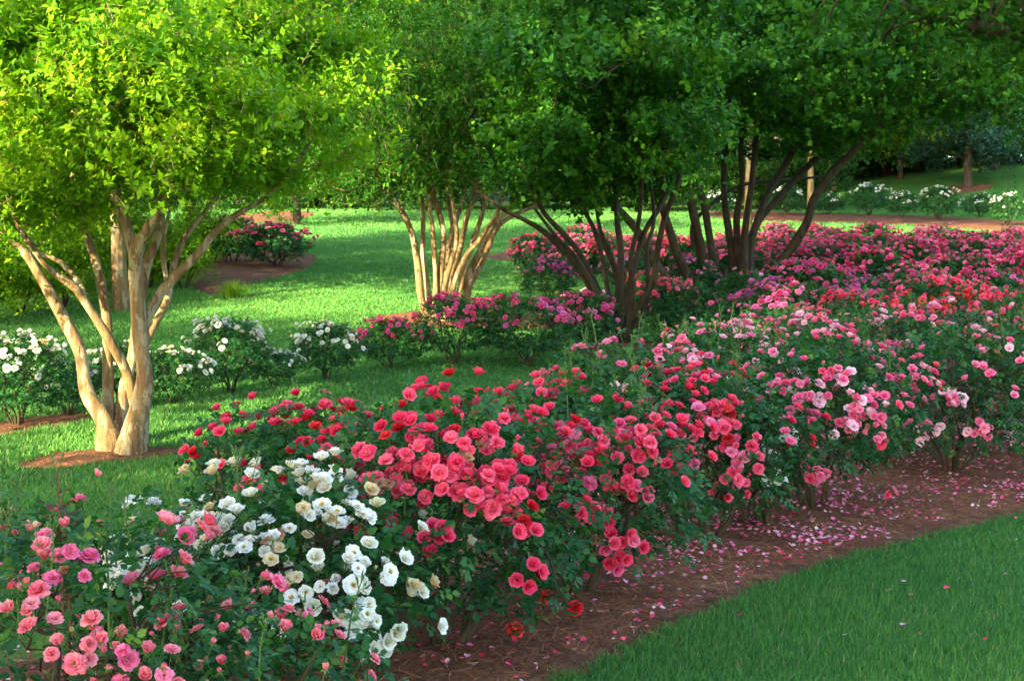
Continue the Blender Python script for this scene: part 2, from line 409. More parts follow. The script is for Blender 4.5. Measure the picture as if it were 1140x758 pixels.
# ------------------------------------------------------------------ pine straw and fallen petals on the near bed
def near_bed_points(n, ymax=12.0):
    P = BEDS[0]
    x = rng.uniform(-2.6, 9, n); y = rng.uniform(2.2, ymax, n)
    k = inside(P, x, y) & (np.abs(x) < y * .47 + .3)
    return x[k], y[k]
def straw():
    x, y = near_bed_points(210000, 13)
    c = BEDS[0].mean(0)
    pos = np.stack([x, y, H(x, y) + 0.066 + rng.uniform(-.01, .015, len(x))], -1)
    th = rng.uniform(0, 2 * PI, len(x))
    d = np.stack([np.cos(th), np.sin(th), rng.normal(0, .18, len(x))], -1)
    R = frames(d, np.tile([0, 0, 1.0], (len(x), 1)) + rng.normal(0, .3, (len(x), 3)))
    T = np.array([(-.5, 0, 0), (.5, 0, 0), (-.4, .5, .05), (.4, .5, .05), (0, 1, 0)])
    L = rng.uniform(.05, .13, len(x))
    B = Buf()
    scatter(B, T, F_BLADE, pos, R, np.stack([rng.uniform(.0015, .0035, len(x)), L, L], -1), np.clip(rng.normal(.45, .25, len(x)), 0, 1))
    struct('pine_straw', B.mesh('pine_straw', [M['straw']]), 'stuff')
straw()
T_PET = np.array([(0, 0, 0), (.42, .35, .12), (.38, .85, .16), (0, 1, .05), (-.38, .85, .16), (-.42, .35, .12), (0, .5, -.05)])
F_PET = np.array([(0, 1, 6), (1, 2, 6), (2, 3, 6), (3, 4, 6), (4, 5, 6), (5, 0, 6)])
def petals():
    B = Buf()
    x, y = near_bed_points(110000, 13)
    # thicker drifts near the front edge under the bushes
    e = np.min(np.hypot(x[:, None] - np.array([p[0] for p in near_front])[None], y[:, None] - np.array([p[1] for p in near_front])[None]), 1)
    cl = 0.5 + 0.5 * np.sin(x * 3.1 + 2 * np.sin(y * 2.3)) * np.sin(y * 2.7 + x)
    k = rng.random(len(x)) < np.clip(.10 + .9 * cl ** 2 + .35 * np.sin(x * 7.3 + y * 3) * np.sin(y * 8.1 - x), 0.05, 1) * np.where(y > 7.4, .8, .5)
    x, y = x[k], y[k]
    z = H(x, y) + 0.082
    lx = np.concatenate([rng.uniform(.02, .40, 34)]); ly = np.sqrt(rng.uniform(5.8 ** 2, 9.2 ** 2, 34)); lx = lx * ly
    kk = ~in_beds(lx, ly); lx, ly = lx[kk], ly[kk]
    x = np.concatenate([x, lx]); y = np.concatenate([y, ly]); z = np.concatenate([z, H(lx, ly) + .05])
    n = len(x)
    th = rng.uniform(0, 2 * PI, n); d = np.stack([np.cos(th), np.sin(th), rng.normal(0, .2, n)], -1)
    R = frames(d, np.tile([0, 0, 1.0], (n, 1)) + rng.normal(0, .35, (n, 3)))
    s = rng.uniform(.013, .034, n)
    pos = np.stack([x, y, z], -1); var = rng.uniform(.1, 1, n)
    mi = np.where(y < 7.4, rng.choice([0, 0, 0, 1, 2, 3], n), rng.choice([1, 1, 1, 0, 2, 2, 3], n))
    for q in range(4):
        k = mi == q
        scatter(B, T_PET, F_PET, pos[k], R[k], s[k], var[k], q)
    struct('fallen_petals', B.mesh('fallen_petals', [M['coral'], M['pink'], M['blush'], M['brown']]), 'stuff')
petals()

# ------------------------------------------------------------------ trees
def crown_mesh(name, blobs, n_clumps, mat, leaf=.06, shoots=7, per=12, slen=.26, T=T_DIA, FT=F_DIA, up=.75, spread=.14, bottom_flat=0.0, shell=.35, wid=1.0, lean=None):
    """blobs: (centre xyz, radii xyz). Leaves sit in pairs along short shoots that grow out of clumps spread through the blobs."""
    blobs = [(np.asarray(c, float), np.asarray(r, float)) for c, r in blobs]
    vol = np.array([r.prod() ** .8 for c, r in blobs]); pr = vol / vol.sum()
    bi = rng.choice(len(blobs), n_clumps, p=pr)
    C = np.array([b[0] for b in blobs])[bi]; Rd = np.array([b[1] for b in blobs])[bi]
    u = rand_dirs(n_clumps); rr = rng.uniform(shell, 1.0, n_clumps)[:, None] ** .6
    lump = 1 + .22 * np.sin(u[:, :1] * 6 + bi[:, None]) + .2 * np.sin(u[:, 2:] * 9 + u[:, 1:2] * 5 + 2 * bi[:, None]) + .12 * rng.normal(size=(n_clumps, 1))
    off = u * rr * np.clip(lump, .5, 1.5)
    cen = C + off * Rd
    out = norm(off * Rd + 1e-6)
    tone = np.clip(rng.normal(.5, .16, n_clumps), .05, .9)
    # shoots
    ns = n_clumps * shoots
    k = np.repeat(np.arange(n_clumps), shoots)
    sdir = norm(out[k] * .55 + np.array([0, 0, up]) + rng.normal(size=(ns, 3)) * .55)
    sl_ = slen * rng.uniform(.6, 1.3, ns)
    sst = cen[k] + rng.normal(size=(ns, 3)) * spread * np.array([1.45, 1.45, .5])
    # leaves
    j = np.repeat(np.arange(ns), per); nl = ns * per
    t = np.tile((np.arange(per) + .5) / per, ns)
    pos = sst[j] + sdir[j] * (t * sl_[j])[:, None]
    side = norm(np.cross(sdir[j], rand_dirs(nl)))
    ld = norm(sdir[j] * rng.uniform(.25, .8, nl)[:, None] + side + np.array([0, 0, .10]))
    nr = norm(np.array([0, 0, 1.0]) + .7 * sdir[j] + rng.normal(size=(nl, 3)) * .45)
    R = frames(ld, nr)
    s = leaf * rng.uniform(.65, 1.2, nl) * (1 - .35 * (t > .85))
    var = np.clip(tone[k][j] + .25 * (t - .5) + rng.normal(size=nl) * .12, 0, .98)
    var[rng.random(nl) < .006] = 1.0
    B = Buf()
    scatter(B, T, FT, pos, R, np.stack([s * wid, s, s], -1), var)
    return B.mesh(name, [mat]), cen, sst, sdir, sl_
def px_blob(px, py, Y, rx, ry, ryd):
    c = at_depth(px, py, Y); k = Y / F
    return (c, (rx * k, ryd, ry * k))
def local(P, base): return np.asarray(P, float) - np.asarray(base, float)
def myrtle(label, base_px, stems, blobs, n_clumps, barkm, leafm, leaf, group, depth_of, crown_kw={}, thin=1.0, gap=34):
    base = at(*base_px); Y0 = base[1]; k = Y0 / F
    t = thing('crape_myrtle', label, 'tree', base, group)
    nodes = []
    for st in stems:
        dy0, dy1, pts = st
        m = len(pts); P = []; r = []
        for q, (px, py, rp) in enumerate(pts):
            f = q / (m - 1)
            y = Y0 + dy0 + (dy1 - dy0) * f ** 1.2
            p = at_depth(px, py, y)
            P.append(p); r.append(rp * k)
        P = np.array(P)
        if abs(P[0][2] - H(P[0][0], P[0][1])) < .25:
            P[0][2] = H(P[0][0], P[0][1]) - .05; r[0] *= 1.25
        B = Buf(); tube(B, local(P, base), np.array(r) * thin, sides=12, seg=7, lump=.07)
        link('stem', B.mesh('stem', [barkm]), t)
        S_, _ = spline(P, r, 5); nodes.append(S_[len(S_) // 2:])
    nodes = np.vstack(nodes)
    lay = []
    for (px, py, dy, rx, ry, rd) in blobs:       # every mass of foliage is a stack of flat sprays with gaps between
        m = max(1, int(round(2 * ry / gap)))
        for q in range(m):
            f = (q + .5) / m * 2 - 1; w = math.sqrt(max(.12, 1 - f * f))
            for side in ((-1, 1) if rx > 45 else (0,)):
                lay.append((px + side * rx * .48 * w + rng.normal(0, .16) * rx, py + f * ry + rng.normal(0, 4), dy + rng.normal(0, .5) * rd, rx * w * rng.uniform(.42, .66) * (1 if side else 1.5), gap * rng.uniform(.22, .42), rd * w * rng.uniform(.6, 1.0)))
    bl = [px_blob(b[0], b[1], Y0 + b[2], b[3], b[4], b[5]) for b in lay]
    me, cen, sst, sdir, sl_ = crown_mesh('crown', [(local(c, base), r) for c, r in bl], n_clumps, leafm, leaf=leaf, **crown_kw)
    link('crown', me, t)
    B = Buf(); nl = local(nodes, base)
    pool = [p for p in nl]
    order = np.argsort([np.min(np.linalg.norm(nl - c, axis=1)) for c in cen])[::2]
    for i in order:
        c = cen[i]; A = np.array(pool)
        d = np.linalg.norm(A - c, axis=1) + .9 * np.maximum(0, A[:, 2] - c[2] + .15)
        a = A[np.argmin(d)]; L = np.linalg.norm(c - a)
        if L > 1.8 or L < .05: continue
        mid = (a + c) / 2 + rng.normal(size=3) * .09 * L + np.array([0, 0, -.06 * L])
        q = np.array([a, a * .65 + mid * .35 + rng.normal(size=3) * .03 * L, mid, c])
        r_ = .004 + .005 * L
        tube(B, q, np.array([r_ * 1.3, r_, r_ * .7, .003]), sides=5, seg=3)
        pool += [q[2], c]
    for i in range(0, len(sst), 5):
        tube(B, [sst[i] - sdir[i] * .05, sst[i] + sdir[i] * sl_[i] * .95], [.003, .0015], sides=3, seg=1)
    link('branches', B.mesh('branches', [barkm]), t)
    return t
MG = 'crape myrtles on the lawn'
# the tree on the left, in the sun
A_st = [
    (-.05, .1, [(124, 503, 20), (116, 470, 13), (97, 436, 11), (88, 389, 9.5), (66, 346, 9), (45, 308, 8), (28, 282, 6.5), (8, 262, 5.5), (-25, 225, 4), (-60, 170, 3)]),
    (.0, -.7, [(150, 450, 8), (143, 420, 7.5), (133, 398, 7.5), (119, 374, 7), (95, 336, 6.5), (83, 320, 6), (60, 303, 5), (48, 292, 4), (20, 250, 3.5), (0, 190, 2.5)]),
    (.0, .6, [(97, 338, 4), (88, 315, 4.5), (66, 291, 4), (38, 277, 3.5), (30, 240, 3), (40, 180, 2)]),
    (.12, .5, [(124, 500, 13), (120, 470, 10), (120, 408, 8), (119, 360, 8), (112, 312, 7), (100, 272, 6.5), (93, 250, 6), (82, 205, 5), (80, 150, 4), (70, 80, 3)]),
    (-.12, -.35, [(143, 503, 21), (156, 455, 15), (161, 417, 12), (155, 370, 11), (152, 312, 10.5), (150, 284, 10.5), (138, 246, 9), (128, 205, 7), (122, 140, 5), (135, 60, 3.5)]),
    (-.28, -.8, [(150, 300, 9), (153, 278, 9), (164, 255, 8.5), (178, 236, 7.5), (190, 198, 6.5), (196, 160, 6), (203, 110, 4.5), (200, 30, 3)]),
    (.15, .8, [(133, 500, 12), (137, 440, 8.5), (147, 398, 8), (154, 350, 8), (161, 303, 8), (176, 260, 8), (184, 215, 6), (215, 150, 4.5), (235, 80, 3)]),
    (-.1, .0, [(158, 372, 7), (164, 352, 8), (178, 327, 7.5), (200, 303, 7.5), (221, 282, 6.5), (238, 260, 5.5), (260, 241, 4.5), (305, 213, 3.5), (345, 160, 2.5)]),
    (.15, 1.0, [(158, 392, 6), (170, 365, 6), (183, 341, 6), (190, 317, 5.5), (195, 289, 5), (209, 260, 4.5), (238, 222, 4), (280, 150, 3)]),
    (.1, .5, [(187, 320, 3.5), (182, 290, 4), (183, 262, 3), (190, 230, 2.5)]),
]
A_bl = [(55, 165, -.2, 95, 70, 1.1), (190, 150, -.6, 110, 78, 1.2), (305, 165, .1, 75, 55, 1.0), (120, 60, 0, 150, 80, 1.5), (-60, 190, .3, 80, 75, 1.1), (270, 70, .2, 120, 80, 1.3),
        (5, 222, -.3, 55, 32, .8), (120, 205, -.5, 60, 34, .7), (60, 10, .5, 140, 90, 1.6), (230, -30, .5, 160, 90, 1.7), (365, 165, .4, 45, 40, .7), (60, -110, .6, 190, 90, 1.8), (240, 215, .6, 70, 24, .6), (350, 100, .7, 60, 55, .9), (45, 225, .9, 90, 30, .6), (30, 240, -.4, 55, 26, .5), (150, 100, -1.2, 130, 70, .7), (330, 200, .2, 55, 24, .6)]
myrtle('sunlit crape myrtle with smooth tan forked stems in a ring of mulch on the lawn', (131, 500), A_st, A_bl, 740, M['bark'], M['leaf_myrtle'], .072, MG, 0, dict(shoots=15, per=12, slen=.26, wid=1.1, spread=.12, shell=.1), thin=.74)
B_st = [
    (-.1, .0, [(478, 360, 6), (469, 333, 5), (465, 297, 5), (459, 261, 4.5), (447, 235, 4), (436, 219, 3.5), (425, 185, 3), (400, 120, 2)]),
    (.1, .5, [(481, 354, 5), (476, 321, 4), (471, 285, 4), (471, 249, 3.6), (470, 221, 3.2), (466, 170, 2.5), (455, 100, 2)]),
    (-.2, -.6, [(484, 358, 5), (485, 309, 3.6), (482, 261, 3.4), (478, 226, 3), (476, 180, 2.4), (480, 110, 2)]),
    (-.15, -.3, [(487, 359, 7), (488, 330, 5.5), (491, 300, 4.6), (494, 261, 4.3), (488, 235, 4), (482, 210, 3), (475, 140, 2)]),
    (.2, .9, [(494, 352, 5), (497, 309, 4.2), (500, 273, 4), (509, 242, 3.6), (516, 221, 3.2), (522, 170, 2.5), (530, 100, 2)]),
    (-.2, -.8, [(501, 358, 5.5), (504, 313, 4.6), (512, 278, 4.2), (519, 245, 4), (528, 216, 3.5), (536, 170, 2.5), (545, 100, 2)]),
    (.1, .6, [(507, 354, 5), (514, 313, 4.5), (523, 278, 4), (535, 245, 3.6), (540, 222, 3), (548, 170, 2.2)]),
    (-.05, -.2, [(513, 356, 9), (521, 320, 6.5), (525, 300, 5.5), (533, 283, 5), (547, 254, 4.5), (566, 233, 4), (580, 218, 3.2), (600, 180, 2.2)]),
    (.0, .4, [(509, 352, 6), (520, 325, 5), (530, 305, 4.6), (540, 285, 4.2), (552, 256, 3.8), (571, 240, 3.3), (597, 228, 2.6), (630, 200, 2)]),
    (-.3, -1.0, [(500, 345, 5), (505, 318, 4), (519, 285, 3.6), (533, 268, 3.3), (547, 247, 3), (556, 230, 2.6), (566, 180, 2)]),
    (.3, 1.2, [(497, 350, 5), (503, 300, 3.6), (503, 250, 3.2), (498, 215, 2.6), (500, 150, 2)]),
    (-.3, -1.1, [(493, 355, 5), (496, 315, 3.6), (508, 270, 3.4), (506, 238, 3), (502, 205, 2.4), (505, 140, 2)]),
]
B_bl = [(470, 150, 0, 85, 48, 1.4), (400, 168, .2, 50, 38, 1.1), (560, 170, -.2, 60, 34, 1.2), (490, 70, 0, 120, 60, 1.7), (390, 90, .4, 75, 55, 1.4), (480, -10, .3, 150, 60, 1.9), (570, 90, .3, 70, 55, 1.4), (510, 182, -.7, 70, 24, .7), (432, 190, -.5, 50, 22, .6), (370, 190, .6, 35, 22, .6), (500, 150, -1.6, 90, 45, .6), (430, 120, -1.6, 70, 55, .6), (560, 130, -1.6, 60, 45, .6), (490, 60, -1.8, 110, 50, .7), (380, 185, -.9, 50, 34, .7), (440, 196, -1.0, 60, 26, .5), (545, 196, -1.2, 60, 24, .5), (410, 200, -1.4, 60, 26, .8), (365, 205, .2, 45, 22, .6)]
myrtle('vase-shaped crape myrtle with many slender pale stems lit by the sun behind magenta roses', (495, 356), B_st, B_bl, 720, M['bark'], M['leaf_myrtle_shaded'], .075, MG, 0, dict(shoots=13, per=11, slen=.30, spread=.18), thin=.75, gap=22)
C_st = [
    (-.2, -.4, [(682, 384, 9), (676, 362, 7.5), (667, 338, 7), (645, 298, 6.5), (619, 270, 5.5), (600, 254, 4.6), (580, 243, 3.8), (560, 233, 3), (530, 212, 2.2)]),
    (.0, -.8, [(684, 383, 8), (678, 350, 6.5), (665, 322, 6), (645, 282, 5.2), (625, 258, 4.5), (608, 240, 4), (596, 219, 3.3), (580, 180, 2.4)]),
    (-.1, .2, [(690, 384, 10), (690, 338, 7), (691, 278, 5.6), (687, 247, 5), (685, 211, 4), (680, 160, 3)]),
    (.1, .6, [(688, 360, 5), (677, 326, 4.6), (671, 290, 4.2), (659, 250, 3.8), (640, 225, 3.2), (608, 195, 2.4)]),
    (-.1, -.6, [(695, 384, 9), (709, 348, 6.5), (727, 312, 5.6), (733, 274, 5), (741, 239, 5), (752, 212, 4.2), (765, 170, 3)]),
    (.15, .7, [(694, 380, 8), (699, 330, 5.6), (709, 286, 5), (718, 258, 4.8), (734, 231, 5), (748, 205, 4.5), (770, 160, 3)]),
    (.2, 1.0, [(690, 375, 6), (687, 314, 4.6), (675, 278, 4.2), (655, 243, 3.6), (640, 190, 2.6)]),
    (-.15, -.9, [(686, 382, 6), (674, 345, 5), (656, 310, 4.2), (640, 285, 3.6), (618, 262, 3), (595, 232, 2.4)]),
    (.1, .9, [(693, 378, 6), (696, 330, 4.6), (682, 290, 4), (668, 255, 3.4), (662, 215, 2.8), (655, 170, 2.2)]),
    (-.2, .3, [(698, 382, 6), (715, 350, 5), (722, 318, 4.2), (720, 280, 3.8), (728, 245, 3.4), (724, 200, 2.6)]),
    (-.25, -1.2, [(697, 378, 6), (704, 330, 4.6), (702, 290, 4.2), (712, 240, 3.6), (715, 180, 2.6)]),
]
C_bl = [(640, 160, -.8, 65, 40, 1.3), (720, 145, -.5, 70, 50, 1.4), (590, 195, -.3, 42, 26, 1.0), (670, 90, -.6, 90, 60, 1.7), (620, 80, .3, 60, 50, 1.2), (690, 20, 0, 120, 60, 1.9), (655, 205, .5, 55, 22, .9), (735, 195, .9, 45, 26, .8)]
myrtle('shaded crape myrtle with thin shade-darkened mossy stems leaning out beside the magenta roses', (690, 381), C_st, C_bl, 420, M['bark_shaded'], M['leaf_myrtle_shaded'], .088, MG, 0, dict(shoots=13, per=11, slen=.32, spread=.19, T=T_OVAL, FT=F_OVAL, wid=1.15), thin=.66, gap=26)
D_st = [
    (-1.6, -2.2, [(776, 372, 9), (768, 352, 8.5), (758, 338, 8), (742, 312, 7.5), (730, 294, 7), (710, 258, 6.2), (679, 223, 5.2), (639, 187, 4), (610, 160, 2.6)]),
    (-.4, -1.2, [(800, 340, 9), (782, 328, 7.5), (758, 292, 7), (744, 252, 6.6), (734, 223, 6), (710, 188, 5), (690, 150, 3.5)]),
    (-.2, -.8, [(793, 336, 9), (786, 310, 8), (777, 261, 7.5), (765, 213, 7), (747, 177, 6), (732, 155, 4.5), (715, 110, 3)]),
    (-.3, -.6, [(757, 195, 3.5), (751, 169, 4), (751, 140, 3.4), (760, 90, 2.5)]),
    (.2, .6, [(801, 336, 8), (791, 272, 6.5), (782, 220, 5.6), (768, 200, 4), (745, 170, 3)]),
    (.1, .2, [(815, 336, 8), (816, 300, 6.8), (812, 262, 6.2), (806, 213, 5.6), (808, 151, 4.6), (815, 90, 3)]),
    (-.2, -1.0, [(828, 330, 7), (829, 265, 5.8), (837, 203, 5), (842, 155, 4.5), (851, 125, 4), (865, 70, 3)]),
    (-.1, .6, [(835, 330, 8), (836, 275, 6.2), (852, 223, 6), (875, 182, 5.5), (892, 148, 5), (903, 119, 4.2), (915, 60, 3)]),
    (.3, 1.0, [(829, 332, 8), (839, 258, 6.5), (870, 217, 6), (906, 179, 5.3), (930, 160, 4.6), (965, 130, 3.5), (1000, 80, 2.5)]),
    (-.3, -1.4, [(846, 328, 8), (858, 305, 7.5), (882, 275, 7.4), (899, 246, 7), (907, 220, 6.8), (926, 193, 6.8), (947, 172, 6), (974, 147, 5), (998, 131, 4.5), (1045, 113, 3.4), (1090, 90, 2.4)]),
    (.2, -.6, [(822, 334, 7), (822, 290, 6), (820, 245, 5.4), (826, 205, 5), (825, 160, 4.2), (832, 110, 3)]),
    (.6, 1.6, [(805, 330, 4.5), (770, 262, 3.5), (793, 227, 3.2), (827, 206, 3), (872, 201, 2.6), (925, 196, 2)]),
]
D_bl = [(800, 95, -1.8, 110, 55, 1.8), (920, 100, -1.8, 80, 45, 1.6), (1010, 90, -1.0, 80, 48, 1.6), (870, 30, -1.0, 170, 60, 2.4), (720, 70, -2.0, 90, 60, 1.6), (1085, 75, -1.2, 75, 55, 1.6), (760, 165, .4, 60, 26, 1.0), (960, 150, -.6, 55, 22, 1.0), (870, 150, .8, 80, 28, 1.0), (940, -20, 0, 220, 60, 2.6),
        (650, 120, -2.2, 70, 48, 1.3), (600, 60, -2.2, 40, 40, 1.0), (700, 10, -1.6, 120, 50, 1.8), (1120, 120, -.6, 60, 35, 1.2)]
myrtle('crape myrtle with thick dark stems rising from the pink roses, one arching right', (812, 336), D_st, D_bl, 600, M['bark_shaded'], M['leaf_myrtle_shaded'], .098, MG, 0, dict(shoots=13, per=11, slen=.34, spread=.20, T=T_OVAL, FT=F_OVAL, wid=1.15), thin=.68, gap=28)

# a tree just right of the picture whose limb hangs in at the top right
def side_tree():
    base = np.array([5.3, 10.6, float(H(5.3, 10.6))])
    t = thing('shade_tree', 'near tree whose brown limb and bright rounded leaves hang in at the top right', 'tree', base)
    B = Buf()
    tube(B, [(0, 0, -.05), (.05, .1, 1.2), (-.05, .1, 2.6), (.1, .2, 4.2), (.2, .3, 6.5)], np.array([.26, .2, .17, .14, .07]), sides=14, seg=6, lump=.06)
    link('trunk', B.mesh('trunk', [M['bark_rough']]), t)
    B = Buf()
    l1 = [np.array([0, .1, 2.5])] + [local(at_depth(px, py, Y), base) for px, py, Y in ((1200, 52, 10.0), (1130, 38, 9.7), (1070, 24, 9.5), (1010, 8, 9.4), (960, -30, 9.3))]
    tube(B, l1, np.array([.085, .07, .055, .04, .025, .012]), sides=10, seg=6, lump=.06)
    link('limb', B.mesh('limb', [M['bark_rough']]), t)
    blobs = [(local(at_depth(px, py, Y), base), r) for px, py, Y, r in ((1100, 5, 9.6, (.5, .6, .22)), (1010, 5, 9.4, (.45, .5, .16)), (1000, 48, 9.7, (.3, .4, .14)), (1180, 20, 9.8, (.6, .8, .4)), (930, 35, 9.5, (.3, .4, .15)), (1250, -40, 10.4, (1.3, 1.6, .8)), (1130, -120, 10.2, (1.4, 1.8, .8)), (1330, 20, 11, (1.2, 1.5, .9)), (1060, 30, 9.6, (.35, .4, .12)), (1120, 40, 9.5, (.3, .4, .12)), (960, 12, 9.4, (.35, .4, .14)))]
    me, cen, sst, sdir, sl_ = crown_mesh('crown', blobs, 400, M['leaf_myrtle_shaded'], leaf=.055, shoots=8, per=10, slen=.24, T=T_OVAL, FT=F_OVAL, wid=1.15)
    link('crown', me, t)
    B = Buf()
    nodes, _ = spline(l1, [1] * len(l1), 6)
    for i in range(0, len(cen), 2):
        d = np.linalg.norm(nodes - cen[i], axis=1); a = nodes[np.argmin(d)]
        if d.min() > 2: continue
        tube(B, [a, (a + cen[i]) / 2 + rng.normal(size=3) * .06, cen[i]], [.012, .008, .003], sides=5, seg=3)
    link('branches', B.mesh('branches', [M['bark_rough']]), t)
side_tree()

# woodland trees behind the lawn
def tree_parts(h, crown_r, trunk_r, seed, leafm, n_cl=520, leaf=.2, low=.22, lean=0.0, conifer=False, bark='bark_rough'):
    st = rng.bit_generator.state
    B = Buf()
    top = np.array([lean, .1, h * .8])
    P = [np.array([0, 0, -.15]), np.array([lean * .1, 0, h * .12]), np.array([lean * .3 + .05, .05, h * .4]), top]
    tube(B, P, np.array([trunk_r * 1.35, trunk_r, trunk_r * .75, trunk_r * .25]), sides=12, seg=6, lump=.05)
    trunk = B.mesh('trunk', [M[bark]])
    B = Buf(); blobs = []
    nb = 16
    for i in range(nb):
        f = low + (1 - low) * (i + .5) / nb
        th = i * 2.4 + rng.uniform(-.4, .4)
        prof = math.sin(PI * min(1, .18 + .82 * (f - low) / (1 - low)) ** .9) ** .6 if not conifer else (1 - (f - low) / (1 - low)) * .95 + .05
        L = crown_r * (.35 + .75 * prof) * rng.uniform(.7, 1.1)
        z0 = h * max(low * .8, f * .72); s0 = np.array([lean * f, .0, z0])
        e = np.array([math.cos(th) * L * .7 + lean * f, math.sin(th) * L * .7, h * f * .98])
        tube(B, [s0, (s0 + e) / 2 + np.array([0, 0, .04 * h]) * rng.uniform(-.5, 1), e], np.array([trunk_r * .38 * (1.2 - f), trunk_r * .24 * (1.2 - f), .02]), sides=7, seg=4)
        blobs.append((e, (L * .55, L * .55, h * .085)))
    blobs.append((np.array([lean, 0, h * .9]), (crown_r * .45, crown_r * .45, h * .1)))
    limbs = B.mesh('limbs', [M[bark]])
    me, *_ = crown_mesh('crown', blobs, n_cl, leafm, leaf=leaf, shoots=6, per=8, slen=leaf * 3.6, spread=leaf * 2.2, shell=.2)
    return trunk, limbs, me
PT = [tree_parts(13, 4.4, .24, 1, M['leaf_wood'], 1100, .19, low=.10), tree_parts(16, 5.0, .28, 2, M['leaf_wood'], 1300, .20, low=.14), tree_parts(11, 4.2, .2, 3, M['leaf_wood'], 1000, .18, low=.08, lean=.8)]
def place_tree(parts, x, y, rz, sc, label, name='woodland_tree', group=None, leafm=None):
    t = thing(name, label, 'tree', (x, y, float(H(x, min(y, 90)))), group)
    t.rotation_euler = (0, 0, rz); t.scale = (sc, sc, sc * random.uniform(.92, 1.1))
    for nm, me in zip(('trunk', 'limbs', 'crown'), parts):
        o = link(nm, me, t)
        if leafm is not None and nm == 'crown':
            o.material_slots[0].link = 'OBJECT'; o.material_slots[0].material = leafm
    return t
WG = 'woodland trees behind the far lawn'
row = []
for i, px in enumerate(np.linspace(-150, 1290, 15)):
    row.append((px + random.uniform(-20, 20), random.uniform(63, 70) if px < 900 else random.uniform(74, 78)))
for i, px in enumerate(np.linspace(-190, 1330, 14)):
    row.append((px + random.uniform(-20, 20), random.uniform(74, 82)))
for i, px in enumerate(np.linspace(860, 1330, 9)):
    row.append((px + random.uniform(-10, 10), random.uniform(84, 89)))
for i, (px, Y) in enumerate(row):
    x = (px - 570) / F * Y
    place_tree(PT[i % 3], x, Y, random.uniform(0, 6.28), random.uniform(1.0, 1.25) * (1.25 if Y > 72 else 1), 'woodland tree closing the view behind the far lawn, mostly hidden by the crape myrtles', group=WG)
# nearer trees on the left behind the sunlit crape myrtle, and shrubs under them
def solo(px, py, parts, sc, rz, label, leafm=None, name='woodland_tree'):
    p = at(px, py); return place_tree(parts, p[0], p[1], rz, sc, label, name, None, leafm)
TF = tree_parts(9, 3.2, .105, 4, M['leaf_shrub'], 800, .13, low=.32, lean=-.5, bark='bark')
solo(136, 346, TF, 1.0, .4, 'tree with a straight sunlit trunk seen between the stems of the left crape myrtle')
solo(-30, 330, PT[2], .75, 1.0, 'bushy tree at the far left edge behind the yellow-green shrubs')
solo(60, 300, PT[0], .7, 2.0, 'dark leafy tree behind the shrubs, seen through gaps in the left crape myrtle')
solo(215, 285, PT[1], .62, 3.0, 'tree behind the left rose island with its crown over the crape myrtle')
solo(330, 250, PT[2], .8, 4.0, 'slim tree at the top of the lawn by the orange mulch patch')
TB = tree_parts(13, 4.6, .095, 21, M['leaf_wood'], 900, .19, low=.30, bark='bark_shaded')  # trees added to shade the far lawn; bark darkened to tame sunlit trunks
def spot(x, y, parts, sc, rz, label, leafm=None): return place_tree(parts, x, y, rz, sc, label, 'woodland_tree', None, leafm)
spot(4.95, 46.5, TB, 1.05, .3, 'tall tree added behind the thick dark stems to shade the far lawn', M['leaf_myrtle_shaded'])
spot(7.7, 46.0, TB, 1.15, 5.2, 'tallest added shading tree behind the thick dark stems, left of the arching stem', M['leaf_myrtle_shaded'])
spot(9.4, 44.5, TB, 1.05, 2.1, 'added shading tree right of the arching stem, before the white roses', M['leaf_myrtle_shaded'])
spot(18.6, 45.0, TB, 1.1, 4.4, 'unseen tall tree added beyond the right edge to darken the far lawn', M['leaf_myrtle_shaded'])
solo(925, 214, tree_parts(8.5, 3.6, .20, 5, M['leaf_shrub'], 620, .17, low=.34, lean=.6, bark='bark'), 1.0, .5, 'pale-trunked tree beyond the white roses, left of the small lit tree', M['leaf_myrtle_shaded'])
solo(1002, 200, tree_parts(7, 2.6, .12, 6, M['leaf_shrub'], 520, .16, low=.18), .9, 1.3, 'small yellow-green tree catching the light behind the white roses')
solo(1077, 210, tree_parts(7.5, 2.2, .17, 7, M['leaf_conifer'], 620, .15, low=.16, conifer=True), 1.0, 0, 'dark blue-green conifer standing in its own mulch ring on the far right lawn', name='conifer_tree')
solo(1108, 188, PT[0], .8, 2.2, 'slender woodland tree with pale trunk just behind the conifer')

def shrub_mesh(rx, ry, h, leafm, n, leaf, seed=0):
    blobs = [((rng.uniform(-.4, .4) * rx, rng.uniform(-.4, .4) * ry, h * rng.uniform(.35, .68)), (rx * rng.uniform(.45, .65), ry * rng.uniform(.45, .65), h * rng.uniform(.28, .38))) for _ in range(7)]
    me, *_ = crown_mesh('foliage', blobs, n, leafm, leaf=leaf, shoots=6, per=9, slen=leaf * 3.6, spread=leaf * 1.6, shell=.3)
    B = Buf()
    for i in range(7):
        th = rng.uniform(0, 6.28); e = np.array([math.cos(th) * rx * .5, math.sin(th) * ry * .5, h * .6])
        tube(B, [(0.04 * math.cos(th), .04 * math.sin(th), -.03), e * .5 + np.array([0, 0, .05]), e], [.02, .014, .006], sides=6, seg=3)
    return me, B.mesh('stems', [M['cane']])
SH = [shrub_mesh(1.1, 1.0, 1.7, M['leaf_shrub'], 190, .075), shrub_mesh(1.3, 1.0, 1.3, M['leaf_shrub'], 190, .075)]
SH2 = [shrub_mesh(2.2, 1.8, 2.6, M['leaf_wood'], 240, .15), shrub_mesh(2.6, 1.8, 3.2, M['leaf_wood'], 260, .15)]
